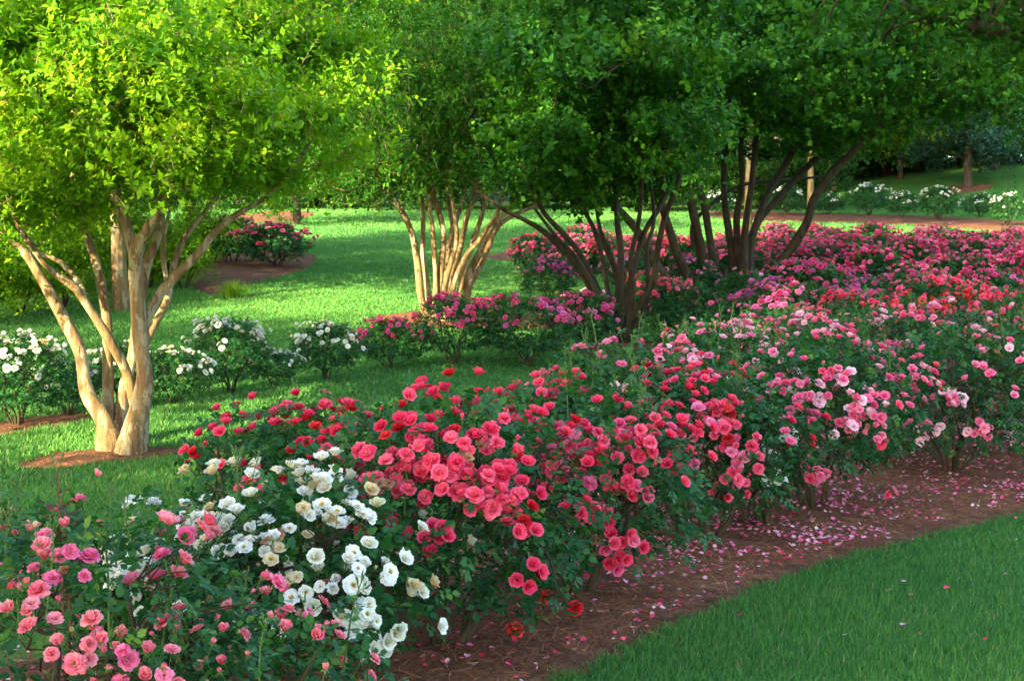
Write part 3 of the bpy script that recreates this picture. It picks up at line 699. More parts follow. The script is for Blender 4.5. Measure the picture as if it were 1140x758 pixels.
def shrub(parts, x, y, sc, rz, label, group=None, leafm=None):
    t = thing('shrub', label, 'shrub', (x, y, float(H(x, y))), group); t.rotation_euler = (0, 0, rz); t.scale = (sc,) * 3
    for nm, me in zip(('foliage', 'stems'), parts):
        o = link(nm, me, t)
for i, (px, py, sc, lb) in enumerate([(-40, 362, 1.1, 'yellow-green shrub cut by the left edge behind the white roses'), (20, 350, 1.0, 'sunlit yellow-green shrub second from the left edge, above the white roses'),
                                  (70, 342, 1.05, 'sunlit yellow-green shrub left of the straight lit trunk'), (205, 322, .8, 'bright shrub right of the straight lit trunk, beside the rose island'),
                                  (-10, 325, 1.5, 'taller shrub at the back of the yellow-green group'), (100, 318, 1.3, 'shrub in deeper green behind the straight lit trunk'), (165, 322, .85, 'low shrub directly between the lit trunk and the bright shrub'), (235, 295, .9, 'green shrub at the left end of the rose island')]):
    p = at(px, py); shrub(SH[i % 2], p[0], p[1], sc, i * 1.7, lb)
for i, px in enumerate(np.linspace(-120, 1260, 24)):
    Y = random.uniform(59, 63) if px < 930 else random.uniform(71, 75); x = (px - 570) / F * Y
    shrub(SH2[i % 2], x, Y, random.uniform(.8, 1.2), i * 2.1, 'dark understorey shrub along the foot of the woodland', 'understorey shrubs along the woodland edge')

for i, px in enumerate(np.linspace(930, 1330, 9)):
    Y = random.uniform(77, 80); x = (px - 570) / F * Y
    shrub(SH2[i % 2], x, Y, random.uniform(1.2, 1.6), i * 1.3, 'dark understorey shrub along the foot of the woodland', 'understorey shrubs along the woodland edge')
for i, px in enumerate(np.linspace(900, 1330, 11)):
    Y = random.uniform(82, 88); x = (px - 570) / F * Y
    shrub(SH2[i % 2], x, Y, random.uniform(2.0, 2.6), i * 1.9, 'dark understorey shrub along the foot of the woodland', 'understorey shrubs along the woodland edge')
# trees on the sun's side of the garden, outside the picture, that throw the shade over the roses
SHADE = tree_parts(15, 4.4, .3, 9, M['leaf_wood'], 1400, .24, low=.28)
SG = 'tall trees behind the place the picture is taken from'
def tp(t, p):     # t along the sunlight, p across it
    ax, ay = SUN_AZ
    return (-ax * t + -ay * p, -ay * t - -ax * p)
for t_, p_, s in ((-11, -3.4, .92), (-12, 0.2, 1.0), (-11, 4.0, 1.0), (-17, -1.6, 1.15), (-17, 2.5, 1.15), (-13, 7.5, 1.0)):
    x, y = tp(t_, p_); place_tree(SHADE, x, y, random.uniform(0, 6), s, 'unseen tall tree with raised crown, added to shade the dark-stemmed trees', 'shade_tree', SG)
HIGH = tree_parts(22, 4.0, .32, 12, M['leaf_wood'], 1500, .24, low=.47)  # unseen; crown raised to shade dark-stemmed trees and leave the left one sunlit
for t_, p_, s in ((-4.5, -8.8, 1.0),):
    x, y = tp(t_, p_); place_tree(HIGH, x, y, random.uniform(0, 6), s, 'unseen tall tree with raised crown, added to shade the dark-stemmed trees', 'shade_tree', SG)
SMALL = tree_parts(5.4, 2.6, .14, 10, M['leaf_myrtle'], 520, .10, low=.45)  # unseen trees added as shadow casters for the left lawn
for t_, p_, s in ((1.0, -12.9, 1.2), (-1.2, -15.6, 1.25), (-1.5, -8.6, .68), (-1.8, -11.4, .68), (-1.0, -6.6, .66), (6.0, -19.4, .9), (9.0, -22.6, 1.2), (-4, -17.8, 1.1), (8.0, -24.5, 1.2), (-3, -25.0, 1.3)):
    x, y = tp(t_, p_); place_tree(SMALL, x, y, random.uniform(0, 6), s, 'unseen small tree added outside the left edge to shade the lawn', 'shade_tree', 'small trees added left of the picture for shade')

# ------------------------------------------------------------------ roses: blooms
def petal_pts(a0, a1, L, wmax, r0, z0, cup, ruffle, nu=5, nv=5):
    v = np.linspace(0, 1, nv); ang = a0 + (a1 - a0) * v
    dr = np.sin(ang) * L / (nv - 1); dz = np.cos(ang) * L / (nv - 1)
    r = r0 + np.concatenate([[0], np.cumsum(dr[:-1])]); z = z0 + np.concatenate([[0], np.cumsum(dz[:-1])])
    w = wmax * np.sin(np.clip(.18 + .72 * v, 0, 1) * PI * .78) ** .8
    u = np.linspace(-1, 1, nu)
    P = np.zeros((nv, nu, 3))
    P[..., 0] = r[:, None] - cup * w[:, None] * (u[None] ** 2) * np.cos(ang)[:, None]
    P[..., 1] = w[:, None] * u[None]
    P[..., 2] = z[:, None] + cup * w[:, None] * (u[None] ** 2) * np.sin(ang)[:, None]
    P += rng.normal(size=P.shape) * ruffle * (v[:, None, None] ** 1.5)
    P[-1, 0, 0] -= L * .10; P[-1, -1, 0] -= L * .10
    i = np.arange(nv * nu).reshape(nv, nu); a, b, c, d = i[:-1, :-1], i[:-1, 1:], i[1:, 1:], i[1:, :-1]
    t = np.concatenate([np.stack([a, b, c], -1).reshape(-1, 3), np.stack([a, c, d], -1).reshape(-1, 3)])
    return P.reshape(-1, 3), t, np.repeat(v, nu)
def rose(name, mat, layers, stamen=False, sc=1.0, nod=0.0):
    B = Buf(); D = math.radians
    ph = 0
    for (n, a0, a1, L, w, r0, z0, cup) in layers:
        ph += 0.7
        for i in range(n):
            P, t, v = petal_pts(D(a0 + rng.normal(0, 4)), D(a1 + rng.normal(0, 9)), L * rng.uniform(.9, 1.1) * sc, w * rng.uniform(.9, 1.12) * sc, r0 * sc, z0 * sc, cup, .0024 * sc)
            th = 2 * PI * i / n + ph + rng.normal(0, .12)
            c, s = math.cos(th), math.sin(th)
            Q = np.stack([P[:, 0] * c - P[:, 1] * s, P[:, 0] * s + P[:, 1] * c, P[:, 2]], -1)
            B.add(Q, t, np.clip(.22 + .62 * v + rng.normal(0, .10), 0, 1), 0)
    if stamen:
        th = rng.uniform(0, 6.28, 26); rr = rng.uniform(.001, .008, 26) * sc
        pos = np.stack([rr * np.cos(th), rr * np.sin(th), np.full(26, .004 * sc)], -1)
        d = norm(np.stack([np.cos(th) * .6, np.sin(th) * .6, np.ones(26)], -1))
        scatter(B, T_DIA, F_DIA, pos, frames(d, rand_dirs(26)), np.full(26, .011 * sc), rng.uniform(0, 1, 26), 1)
    # sepals and pedicel
    th = np.arange(5) * 2 * PI / 5; d = np.stack([np.cos(th), np.sin(th), np.full(5, -.35)], -1)
    scatter(B, T_DIA, F_DIA, np.tile([0, 0, -.002], (5, 1)), frames(d, np.tile([0, 0, 1.0], (5, 1))), np.full(5, .022 * sc), np.full(5, .4), 2)
    tube(B, [(0, 0, .002), (.0, .0, -.012), (.002, .001, -.03)], np.array([.005, .0045, .0016]) * sc, sides=6, seg=2, mi=2, var=.4)
    tube(B, [(.002, .001, -.028), (.006, .002, -.06), (.006, .0, -.10)], np.array([.0016, .0018, .002]), sides=5, seg=2, mi=2, var=.6)
    return B.mesh(name, [mat, M['stamen'], M['stalk']])
FULL = [(4, 2, 12, .020, .011, .001, .004, .5), (5, 8, 34, .027, .015, .003, .003, .45), (6, 22, 62, .032, .018, .004, .001, .35), (6, 42, 92, .034, .020, .005, 0, .25), (5, 66, 118, .033, .020, .005, -.001, .2)]
OPEN = [(4, 25, 50, .024, .014, .003, .002, .35), (5, 45, 80, .031, .019, .004, .001, .25), (6, 66, 104, .035, .021, .005, 0, .18)]
FLAT = [(5, 48, 78, .030, .020, .004, .001, .3), (6, 66, 100, .037, .024, .004, 0, .2)]
CUP = [(4, 2, 12, .024, .013, .001, .003, .5), (5, 10, 30, .031, .018, .003, .002, .45), (5, 26, 58, .035, .020, .004, 0, .35)]
BUD = [(4, 1, -4, .024, .010, .004, 0, .7), (3, 6, 2, .020, .009, .004, 0, .6)]
def set_of(col, shapes, sc=1.0):
    m = M[col]
    d = {'full': FULL, 'open': OPEN, 'flat': FLAT, 'cup': CUP, 'bud': BUD}
    return [rose(col + '_rose', m, d[s], stamen=s in ('open', 'flat'), sc=sc) for s in shapes]
RO = {
    'coral': set_of('coral', ['full', 'full', 'cup', 'full', 'open', 'bud']),
    'red': set_of('red', ['full', 'cup', 'full', 'open']),
    'orange': set_of('orange', ['full', 'open', 'cup']),
    'pink': set_of('pink', ['full', 'open', 'cup', 'full', 'open', 'bud']),
    'salmon': set_of('salmon', ['cup', 'open', 'cup', 'full', 'bud']),
    'blush': set_of('blush', ['open', 'flat', 'cup', 'open']),
    'white': set_of('white', ['flat', 'open', 'flat', 'full', 'cup']),
    'cream': set_of('cream', ['flat', 'open', 'bud'], .9),
    'spent': [rose('spent_rose', M['brown'], d_, sc=k_) for d_, k_ in ((BUD, .7), (CUP, .7), ([(5, 70, 130, .026, .014, .004, 0, .2)], .9), (BUD, .55))],
    'magenta': set_of('magenta', ['full', 'open', 'full']),
    'violet': set_of('violet', ['open', 'full', 'cup']),
}

# ------------------------------------------------------------------ roses: bushes
class Dome:
    def __init__(s, rx, ry, h, skirt=.03):
        s.skirt = skirt; s.rx, s.ry, s.h = rx, ry, h; s.zc = h * .52
        s.ph = rng.uniform(0, 6.28, 6)
    def rad(s, u):
        th = np.arctan2(u[:, 1], u[:, 0]); el = u[:, 2]
        return 1 + .10 * np.sin(2 * th + s.ph[0]) + .09 * np.sin(3 * th + 3 * el + s.ph[1]) + .08 * np.sin(5 * th - 4 * el + s.ph[2]) + .06 * np.sin(7 * th + 6 * el + s.ph[3])
    def pt(s, u, f):
        up = s.h - s.zc; dn = s.zc - s.skirt * s.h
        rz = np.where(u[:, 2] > 0, up, dn)
        rd = s.rad(u); k = np.stack([rd * f, rd * f, (1 + (rd - 1) * .45) * f * .92], -1)
        p = np.stack([u[:, 0] * s.rx, u[:, 1] * s.ry, u[:, 2] * rz], -1) * k
        low = np.clip(-u[:, 2], 0, 1); p[:, :2] *= (1 - (.15 + 2.2 * s.skirt) * low ** 2)[:, None]
        p[:, 2] += s.zc
        p[:, 2] = np.maximum(p[:, 2], .05)
        return p
def leaflets(B, pos, d, nr, size, var, oval, mi=0, five=True):
    """pinnate rose leaves: an end leaflet and two pairs"""
    n = len(pos); R0 = frames(d, nr); s = R0[:, :, 0]; dd = R0[:, :, 1]; nn = R0[:, :, 2]
    T, FT = (T_OVAL, F_OVAL) if oval else (T_DIA, F_DIA)
    spec = [(1.0, 0, 1.15), (.62, 1, 1.0), (.62, -1, 1.0)] + ([(.22, 1, .8), (.22, -1, .8)] if five else [])
    for (t, sd_, k) in spec:
        jit = rng.normal(size=(n, 3)) * .22
        ld = dd + jit if sd_ == 0 else dd * .45 + s * sd_ + jit
        p = pos + dd * (t * 1.5 * size)[:, None]
        scatter(B, T, FT, p, frames(ld, nn + rng.normal(size=(n, 3)) * .25), np.stack([size * k * 1.1, size * k, size * k], -1) if oval else np.stack([size * k * 1.5, size * k, size * k], -1), np.clip(var + rng.normal(size=n) * .08, 0, 1), mi)
def foliage_mesh(dome, n, size, oval=True, young=.04):
    u = rand_dirs(n); u[:, 2] = np.where(u[:, 2] < -.75, -u[:, 2], u[:, 2])
    f = rng.uniform(.45, 1.04, n) ** .55
    tip = rng.random(n) < .10; f = np.where(tip & (u[:, 2] > .2), rng.uniform(1.0, 1.10, n), f)
    p = dome.pt(u, f)
    d = norm(u * np.array([1, 1, .5]) + rng.normal(size=(n, 3)) * .6 + np.array([0, 0, -.10]))
    nr = norm(np.array([0, 0, .9]) + u * .6 + rng.normal(size=(n, 3)) * .4)
    B = Buf()
    var = np.clip(rng.normal(.42, .16, n) + .12 * u[:, 2], 0, .93); var[rng.random(n) < young] = 1.0
    leaflets(B, p, d, nr, size * rng.uniform(.7, 1.2, n), var, oval)
    return B.mesh('foliage', [M['leaf_rose']])
def canes_mesh(dome, n=9, thick=.011, stems=()):
    B = Buf()
    for i in range(n):
        th = i * 2.4 + rng.uniform(-.8, .8); el = rng.uniform(.15, .95)
        e = dome.pt(np.array([[math.cos(th) * math.sqrt(1 - el ** 2), math.sin(th) * math.sqrt(1 - el ** 2), el]]), np.array([.85]))[0]
        b = np.array([math.cos(th) * .05, math.sin(th) * .05, -.04]) * rng.uniform(.5, 1.6); b[2] = -.04
        tk = thick * rng.uniform(.45, 1.15)
        m0 = b * .75 + e * .16 + rng.normal(size=3) * .025; m0[2] = .12 * dome.h * rng.uniform(.7, 1.4)
        m1 = b * .5 + e * .40 + rng.normal(size=3) * .035; m2 = b * .2 + e * .70 + rng.normal(size=3) * .045
        tube(B, [b, m0, m1, m2, e], np.array([tk * 1.5, tk * 1.15, tk * .95, tk * .7, tk * .35]), sides=7, seg=4, lump=.09)
        for q in range(2):
            e2 = m2 + (e - m2) * .3 + rng.normal(size=3) * np.array([dome.rx, dome.ry, dome.h * .6]) * .28; e2[2] = max(e2[2], .15)
            tube(B, [m2, (m2 + e2) / 2 + rng.normal(size=3) * .02, e2], np.array([tk * .6, tk * .45, tk * .25]), sides=5, seg=3)
    for a, b in stems:
        m = (a + b) / 2 + rng.normal(size=3) * .012
        tube(B, [a, m, b], [.0028, .0024, .0018], sides=4, seg=2)
    return B.mesh('canes', [M['cane']])
def shoot_mesh(hgt, red=False, buds=5):
    """an upright flowering shoot: stem, a few leaves and a spray of narrow green buds"""
    B = Buf(); b = rng.normal(0, .03, 2)
    top = np.array([b[0], b[1], hgt])
    tube(B, [(0, 0, -.15), (b[0] * .2, b[1] * .4, hgt * .45), top], [.0045, .0038, .0022], sides=6, seg=4, var=1.0 if red else .55)
    n = 6; t = np.linspace(.15, .8, n); th = np.arange(n) * 2.4
    pos = np.stack([b[0] * t, b[1] * t, hgt * t], -1); d = np.stack([np.cos(th), np.sin(th), np.full(n, .25)], -1)
    leaflets(B, pos, d, np.tile([0, 0, 1.0], (n, 1)), np.full(n, .032) * (1.25 - t * .6), np.full(n, .1 if red else .85), True, mi=1)
    for i in range(buds):
        th = i * 2.4; L = rng.uniform(.018, .036)
        s = top * np.array([1, 1, 1 - .04 * i]); e = s + np.array([math.cos(th) * .014, math.sin(th) * .014, L])
        tube(B, [s, (s + e) / 2 + np.array([math.cos(th), math.sin(th), 0]) * .004, e], [.0018, .0016, .002], sides=4, seg=2, var=.4)
        tube(B, [e, e + (e - s) * .18, e + (e - s) * .42, e + (e - s) * .85], [.0022, .0044, .0034, .0006], sides=6, seg=2, var=.25)
    return B.mesh('shoot', [M['stalk'], M['leaf_young'] if red else M['leaf_rose']])
SHOOT = [shoot_mesh(.20), shoot_mesh(.26), shoot_mesh(.15, buds=7), shoot_mesh(.30, red=True)]
def bloom_rot(nrm):
    q = Vector(nrm).to_track_quat('Z', 'Y'); q = q @ Matrix.Rotation(random.uniform(0, 6.28), 3, 'Z').to_quaternion()
    return q.to_euler()
def put_bloom(parent, col, p, nrm, sc, name='bloom'):
    o = link(name, random.choice(RO[col]), parent); o.location = p; o.rotation_euler = bloom_rot(nrm); o.scale = (sc, sc, sc)
    return o
def clusters(dome, n_bl, zmin=-.05, per=3.2, lift=(.0, .09)):
    """positions and facing of blooms, in loose sprays over the top and sides of a bush"""
    P = []; N = []; ST = []
    while len(P) < n_bl:
        u = rand_dirs(1); 
        if u[0, 2] < zmin or rng.random() > .35 + .65 * max(u[0, 2], 0): continue
        c = dome.pt(u, np.array([1.0]))[0]
        root = dome.pt(u, np.array([.75]))[0]
        k = max(1, int(rng.poisson(per)))
        lf = rng.uniform(*lift)
        for q in range(min(k, n_bl - len(P))):
            o = rng.normal(size=3) * np.array([.055, .055, .03]) if k > 1 else np.zeros(3)
            p = c + o + norm(u[0] + np.array([0, 0, .5])) * lf
            nr = norm(u[0] * .75 + np.array([0, 0, .55]) + o * 6 + rng.normal(size=3) * .25)
            if any(np.linalg.norm(p - z) < .034 for z in P): continue
            P.append(p); N.append(nr); ST.append((root, p - nr * .09))
    return P, N, ST
cnt = [0]
def merged_blooms(col_w, P, N, sc):
    """all the blossoms of one distant bush, a few pixels each"""
    names, w = zip(*col_w); w = np.array(w) / sum(w); B = Buf(); mats = [M[c] for c in names]
    lay = [(5, 10, 45, .030, .019, .003, .003, .4), (6, 40, 92, .036, .023, .005, 0, .25)]
    for p, nr in zip(P, N):
        c = rng.choice(len(names), p=w); q = Vector(nr).to_track_quat('Z', 'Y').to_matrix(); R = np.array(q)
        ton = rng.normal(0, .16)
        for (n, a0, a1, L, wd, r0, z0, cup) in lay:
            for i in range(n):
                Q, t, v = petal_pts(math.radians(a0), math.radians(a1 + rng.normal(0, 8)), L * sc, wd * sc, r0, z0, cup, .001, nu=3, nv=3)
                th = 2 * PI * i / n + rng.uniform(0, .5); cs, sn = math.cos(th), math.sin(th)
                Q = np.stack([Q[:, 0] * cs - Q[:, 1] * sn, Q[:, 0] * sn + Q[:, 1] * cs, Q[:, 2]], -1)
                B.add(Q @ R.T + p, t, np.clip(.25 + .55 * v + ton, 0, 1), c)
    return B.mesh('blossoms', mats)
def near_bush(label, px, Y, r, h, cols, n_bl, seed, hot=(), shoots=3, leaves=1100, leaf=.034, cat='rose bush', zmin=-.05, bl_sc=1.0, x=None, red_shoot=False, per=3.2, young=.04, skirt=.03, shoot_at=(), low=()):
    b = ground_x(px, Y); b[2] += .05
    r *= 1.08
    t = thing('rose_bush', label, cat, b, 'roses of the near bed')
    dm = Dome(r, r * random.uniform(.9, 1.1), h, skirt)
    P, N, ST = clusters(dm, int(n_bl * 2.1), zmin, per)
    nh = len(P)
    for (hx, hy, k, spread) in hot:
        d = ray(hx, hy); o = EYE - b
        # first hit of the viewing line with the dome's ellipsoid, on the bush's own surface
        rz = h - dm.zc if hy < 1e9 else 1; e = np.array([r, r, rz]) * 1.03
        oc = (o - np.array([0, 0, dm.zc])) / e; dd = d / e
        A_, B_, C_ = dd @ dd, oc @ dd, oc @ oc - 1
        disc = B_ * B_ - A_ * C_
        tt = (-B_ - math.sqrt(disc)) / A_ if disc > 0 else -B_ / A_
        c = o + d * tt
        if disc <= 0: c = c * np.array([.97, .97, 1])
        nn = norm((c - np.array([0, 0, dm.zc])) / e ** 2)
        for q in range(int(k * 2.6)):
            for tries in range(6):
                of = rng.normal(size=3) * spread * np.array([1, .7, .6])
                p = c + of
                if not any(np.linalg.norm(p - z) < .034 for z in P): break
            nr = norm(nn * .8 + np.array([0, -.2, .5]) + of * 4 + rng.normal(size=3) * .25)
            P.append(p); N.append(nr); ST.append((c * .8 + np.array([0, 0, .04]), p - nr * .09))
    link('foliage', foliage_mesh(dm, leaves, leaf, young=young), t)
    link('canes', canes_mesh(dm, 9, .012, ST), t)
    names, wts = zip(*(list(cols) + [('spent', sum(c[1] for c in cols) * .09)])); wts = np.array(wts) / sum(wts)
    P = P[nh:] + P[:nh]; N = N[nh:] + N[:nh]
    if len(P) > 100:
        mo = link('blooms', merged_blooms(cols, P[100:], N[100:], .85), t); mo['kind'] = 'stuff'
    for p, nr in zip(P[:100], N[:100]):
        put_bloom(t, names[rng.choice(len(names), p=wts)], p, nr, random.uniform(.62, 1.02) * bl_sc)
    for i in range(shoots):
        el = rng.uniform(.55, .98); th = rng.uniform(0, 6.28)
        p = dm.pt(np.array([[math.cos(th) * math.sqrt(1 - el * el), math.sin(th) * math.sqrt(1 - el * el), el]]), np.array([.95]))[0]
        o = link('shoot', SHOOT[3] if red_shoot and i == 0 else random.choice(SHOOT[:3]), t, p)
        o.rotation_euler = (rng.normal(0, .15), rng.normal(0, .15), rng.uniform(0, 6.28)); s = rng.uniform(.5, .95); o.scale = (s, s, s)
    for (sx, sy) in low:                       # blooms on long canes that arch out over the mulch
        gp = at(sx, sy + 14) - b; tip = gp + np.array([0, 0, .13]); st = np.array([gp[0] * .15, gp[1] * .15, .12])
        LB = Buf(); path = [st, st * .6 + tip * .4 + np.array([0, 0, .16]), st * .2 + tip * .8 + np.array([0, 0, .10]), tip - np.array([0, 0, .03])]
        tube(LB, path, [.006, .005, .004, .0025], sides=6, seg=4, mi=1)
        sp, _ = spline(path, [1] * 4, 5); sp = sp[4:-1]; n_ = len(sp) * 2
        pos = np.repeat(sp, 2, 0) + rng.normal(size=(n_, 3)) * .01; dd = rand_dirs(n_); dd[:, 2] = np.abs(dd[:, 2]) * .4
        leaflets(LB, pos, dd, np.tile([0, 0, 1.0], (n_, 1)), np.full(n_, .030), rng.uniform(.2, .7, n_), True)
        link('arching_cane', LB.mesh('arching_cane', [M['leaf_rose'], M['cane']]), t)
        put_bloom(t, 'red', tip, norm(np.array([.1, -.7, .8])), 1.0)
    for (sx, sy, ht, kind) in shoot_at:
        p = at_depth(sx, sy, Y) - b; p[2] -= ht
        me = shoot_mesh(ht, red=kind == 'red', buds=0 if kind == 'bloom' else 6)
        link('shoot', me, t, p)
        if kind == 'bloom': put_bloom(t, names[0], p + np.array([0, 0, ht + .05]), np.array([0, -.35, 1.0]), 1.0)
    return t, dm
NB = near_bush
NB('leggy rose bush with salmon-pink cups and reddish shoots in the bottom left corner', 55, 4.0, .56, .92, [('salmon', 5), ('pink', 2), ('cream', .4)], 34, 1, bl_sc=.78,
   hot=[(45, 560, 0, .05), (30, 655, 3, .05), (60, 620, 5, .05), (95, 695, 2, .04), (20, 690, 2, .04), (120, 730, 3, .05), (165, 740, 3, .05), (75, 735, 2, .04)], shoots=9, leaves=900, leaf=.030, per=2.2, young=.12, shoot_at=[(75, 525, .30, 'red'), (68, 545, .24, 'red'), (38, 585, .15, 'bud'), (120, 600, .14, 'bud'), (20, 600, .14, 'bud')])
NB('low rose bush with scattered salmon-pink blooms at the bottom edge, right of the corner bush', 265, 4.0, .40, .62, [('salmon', 6), ('pink', 1)], 22, 2, bl_sc=.78,
   hot=[(345, 700, 3, .05), (210, 690, 2, .05), (255, 735, 3, .05), (330, 685, 2, .04)], shoots=9, leaves=620, leaf=.030, per=2.0, young=.10)
NB('rose bush covered in white and fading cream blooms below the coral roses', 335, 5.0, .46, .84, [('white', 8), ('cream', 1.6)], 44, 3, bl_sc=.85,
   hot=[(365, 580, 6, .06), (295, 610, 7, .07), (385, 640, 6, .06), (400, 690, 4, .05), (255, 600, 6, .06), (225, 590, 4, .05), (300, 700, 4, .06), (350, 650, 4, .05), (415, 715, 3, .04)], shoots=4, leaves=950, zmin=-.3)
NB('small rose bush with a few open white blooms, left of the larger white one', 180, 5.3, .34, .58, [('white', 6), ('cream', 1)], 16, 4, hot=[(150, 635, 5, .05), (215, 570, 3, .04), (180, 650, 4, .05)], shoots=4, leaves=600)
NB('tall bushy rose full of coral-pink double blooms in the centre foreground', 490, 5.75, .60, 1.06, [('coral', 9), ('red', 1)], 44, 5,
   hot=[(430, 545, 6, .06), (500, 510, 8, .08), (540, 490, 7, .07), (560, 560, 6, .07), (450, 515, 7, .07), (525, 545, 6, .07), (580, 590, 3, .05), (595, 640, 2, .03), (480, 600, 3, .05), (470, 480, 4, .05), (420, 580, 3, .05), (560, 530, 6, .06)], shoots=4, leaves=1500, zmin=.05, low=[(608, 683), (640, 697), (573, 723)], shoot_at=[(425, 470, .20, 'bloom'), (415, 500, .14, 'bud'), (545, 470, .12, 'bud')])
NB('rose bush with clear coral-red blooms behind the white bush', 325, 6.4, .50, .92, [('coral', 8), ('red', 2)], 48, 6,
   hot=[(345, 535, 6, .06), (300, 545, 5, .06), (390, 545, 6, .06), (365, 515, 5, .05), (285, 545, 3, .04), (400, 530, 5, .05), (250, 600, 2, .04)], shoots=6, leaves=1100)
NB('broad rose bush massed with coral-pink blooms right of the centre one', 640, 6.7, .60, 1.04, [('coral', 9), ('pink', 1.2)], 40, 7,
   hot=[(610, 500, 8, .08), (650, 490, 8, .08), (690, 510, 8, .08), (590, 530, 6, .07), (640, 530, 7, .08), (700, 540, 6, .06), (720, 480, 5, .06), (690, 600, 4, .04), (655, 575, 3, .04), (685, 625, 2, .02), (600, 470, 4, .05)], shoots=5, leaves=1400, zmin=.05, shoot_at=[(592, 425, .26, 'bud'), (603, 420, .28, 'bud'), (615, 450, .18, 'bloom'), (640, 435, .16, 'bud')])
NB('rose bush with coral and pink blooms by the path, left of the gnarled-based pink bush', 785, 8.0, .50, .98, [('coral', 6), ('pink', 2), ('red', 1.5)], 48, 8,
   hot=[(790, 470, 7, .06), (820, 495, 6, .06), (770, 500, 5, .06), (740, 520, 5, .06), (815, 545, 4, .05), (800, 455, 6, .05), (830, 520, 4, .05)], shoots=5, leaves=1100, zmin=0)
NB('tall green rose bush bristling with bud shoots and few pink blooms beside the lawn', 690, 8.6, .46, 1.10, [('pink', 5), ('blush', 1)], 16, 9,
   hot=[(730, 395, 3, .05), (760, 385, 2, .03), (700, 430, 4, .05), (745, 430, 4, .05)], shoots=18, leaves=1000, per=2, shoot_at=[(x_, 392 + abs(x_ - 700) * .5, .22, 'bud') for x_ in (672, 684, 692, 701, 712, 724, 660)])
NB('rose bush with thick gnarled base stems and clear pink sprays over the mulch', 912, 8.9, .64, 1.10, [('pink', 7), ('blush', 2), ('coral', .5)], 44, 10,
   hot=[(870, 470, 5, .05), (960, 460, 8, .07), (940, 475, 5, .05), (910, 530, 4, .03), (900, 440, 6, .06), (985, 490, 2, .03), (1000, 550, 1, .02), (930, 420, 6, .06), (870, 430, 5, .06)], shoots=4, leaves=1700, zmin=.05, skirt=.12)
NB('small patch of white roses on a thin bush between the coral and gnarled pink bushes', 850, 8.35, .22, .72, [('white', 4), ('cream', 2)], 4, 11, hot=[(860, 535, 4, .035), (880, 490, 3, .03), (855, 510, 2, .03)], shoots=2, leaves=260)
NB('leafy rose bush with sparse pink blooms, right of the gnarled-based pink bush by the path', 1065, 10.3, .66, 1.06, [('pink', 6), ('blush', 3)], 60, 12,
   hot=[(1030, 480, 5, .06), (1000, 440, 6, .07), (1060, 440, 5, .06), (1090, 480, 5, .06)], shoots=5, leaves=1500, zmin=0)
NB('rose bush with rosy and white blooms cut by the right edge above the path', 1150, 11.2, .62, 1.08, [('pink', 6), ('blush', 3), ('coral', 1)], 60, 13, hot=[(1110, 450, 5, .06), (1130, 480, 5, .06)], shoots=4, leaves=1300)
NB('rose bush with soft pink blooms behind the coral and gnarled pink bushes', 810, 10.2, .56, 1.08, [('pink', 6), ('blush', 3)], 70, 14, shoots=8, leaves=1100)
NB('rose bush with pale lavender-pink blooms behind the gnarled pink bush', 930, 11.4, .58, 1.08, [('pink', 5), ('blush', 6), ('violet', 1)], 72, 15, shoots=6, leaves=1200)
NB('rose bush with mixed pink and red blooms behind the leafy sparse pink bush', 1035, 12.4, .60, 1.08, [('pink', 5), ('coral', 3), ('blush', 2)], 72, 16, shoots=6, leaves=1100)
NB('rose bush with bright coral clusters by the right edge, behind the front bushes', 1130, 13.4, .62, 1.12, [('coral', 6), ('pink', 2)], 72, 17, shoots=6, leaves=1100)
NB('low dark green rose bush with few blooms in front of the dark-stemmed trees', 790, 13.4, .60, .82, [('pink', 3), ('blush', 2), ('coral', 1)], 22, 18, shoots=9, leaves=1100)
NB('rose bush with orange-red blooms next to the yellow-green grass tuft', 965, 13.6, .50, .98, [('orange', 6), ('coral', 4), ('pink', 1)], 34, 19, shoots=8, leaves=900)
NB('rose bush with violet-pink blooms left of the yellow-green grass tuft', 868, 14.4, .60, .92, [('violet', 4), ('pink', 3)], 34, 20, shoots=7, leaves=900)

# farther roses of the same bed, copied from four bushes with their parts
def proto(r, h, col_list, n_bl, leaves, leaf, single=False):
    dm = Dome(r, r, h); P, N, ST = clusters(dm, n_bl, .0, 4, (0, .06))
    fm = foliage_mesh(dm, leaves, leaf, oval=False, young=.03); cm = canes_mesh(dm, 8, .011, ST)
    return fm, cm, P, N, h
PB = [proto(.55, .95, None, 100, 1050, .042), proto(.6, .85, None, 100, 1100, .042), proto(.5, .9, None, 100, 1000, .042), proto(.58, .8, None, 100, 1050, .042)]
_mb = {}
def bush(label, x, y, sc, cols, group, frac=1.0, k=None, merged=False, hs=1.0, bsc=1.15):
    k = cnt[0] % 4 if k is None else k; cnt[0] += 1
    fm, cm, P, N, h = PB[k]
    t = thing('rose_bush', label, 'rose bush', (x, y, float(H(x, y)) + .02), group)
    t.rotation_euler = (0, 0, random.uniform(0, 6.28)); t.scale = (sc, sc, sc * hs)
    link('foliage', fm, t); link('canes', cm, t)
    names, wts = zip(*cols); w = np.array(wts) / sum(wts)
    idx = rng.permutation(len(P))[:int(len(P) * frac)]
    if merged:
        key = (k, tuple(cols), frac)
        if key not in _mb:
            P2, N2, _ = clusters(Dome(.55, .55, h), int(50 * frac), -.05, 5, (0, .05)); nk = int(len(P) * frac)
            _mb[key] = merged_blooms(cols, list(P)[:nk] + P2, list(N)[:nk] + N2, 1.25)
        link('blossoms', _mb[key], t)
    else:
        for i in idx:
            put_bloom(t, names[rng.choice(len(names), p=w)], P[i], N[i], random.uniform(.75, 1.15) * bsc)
    return t
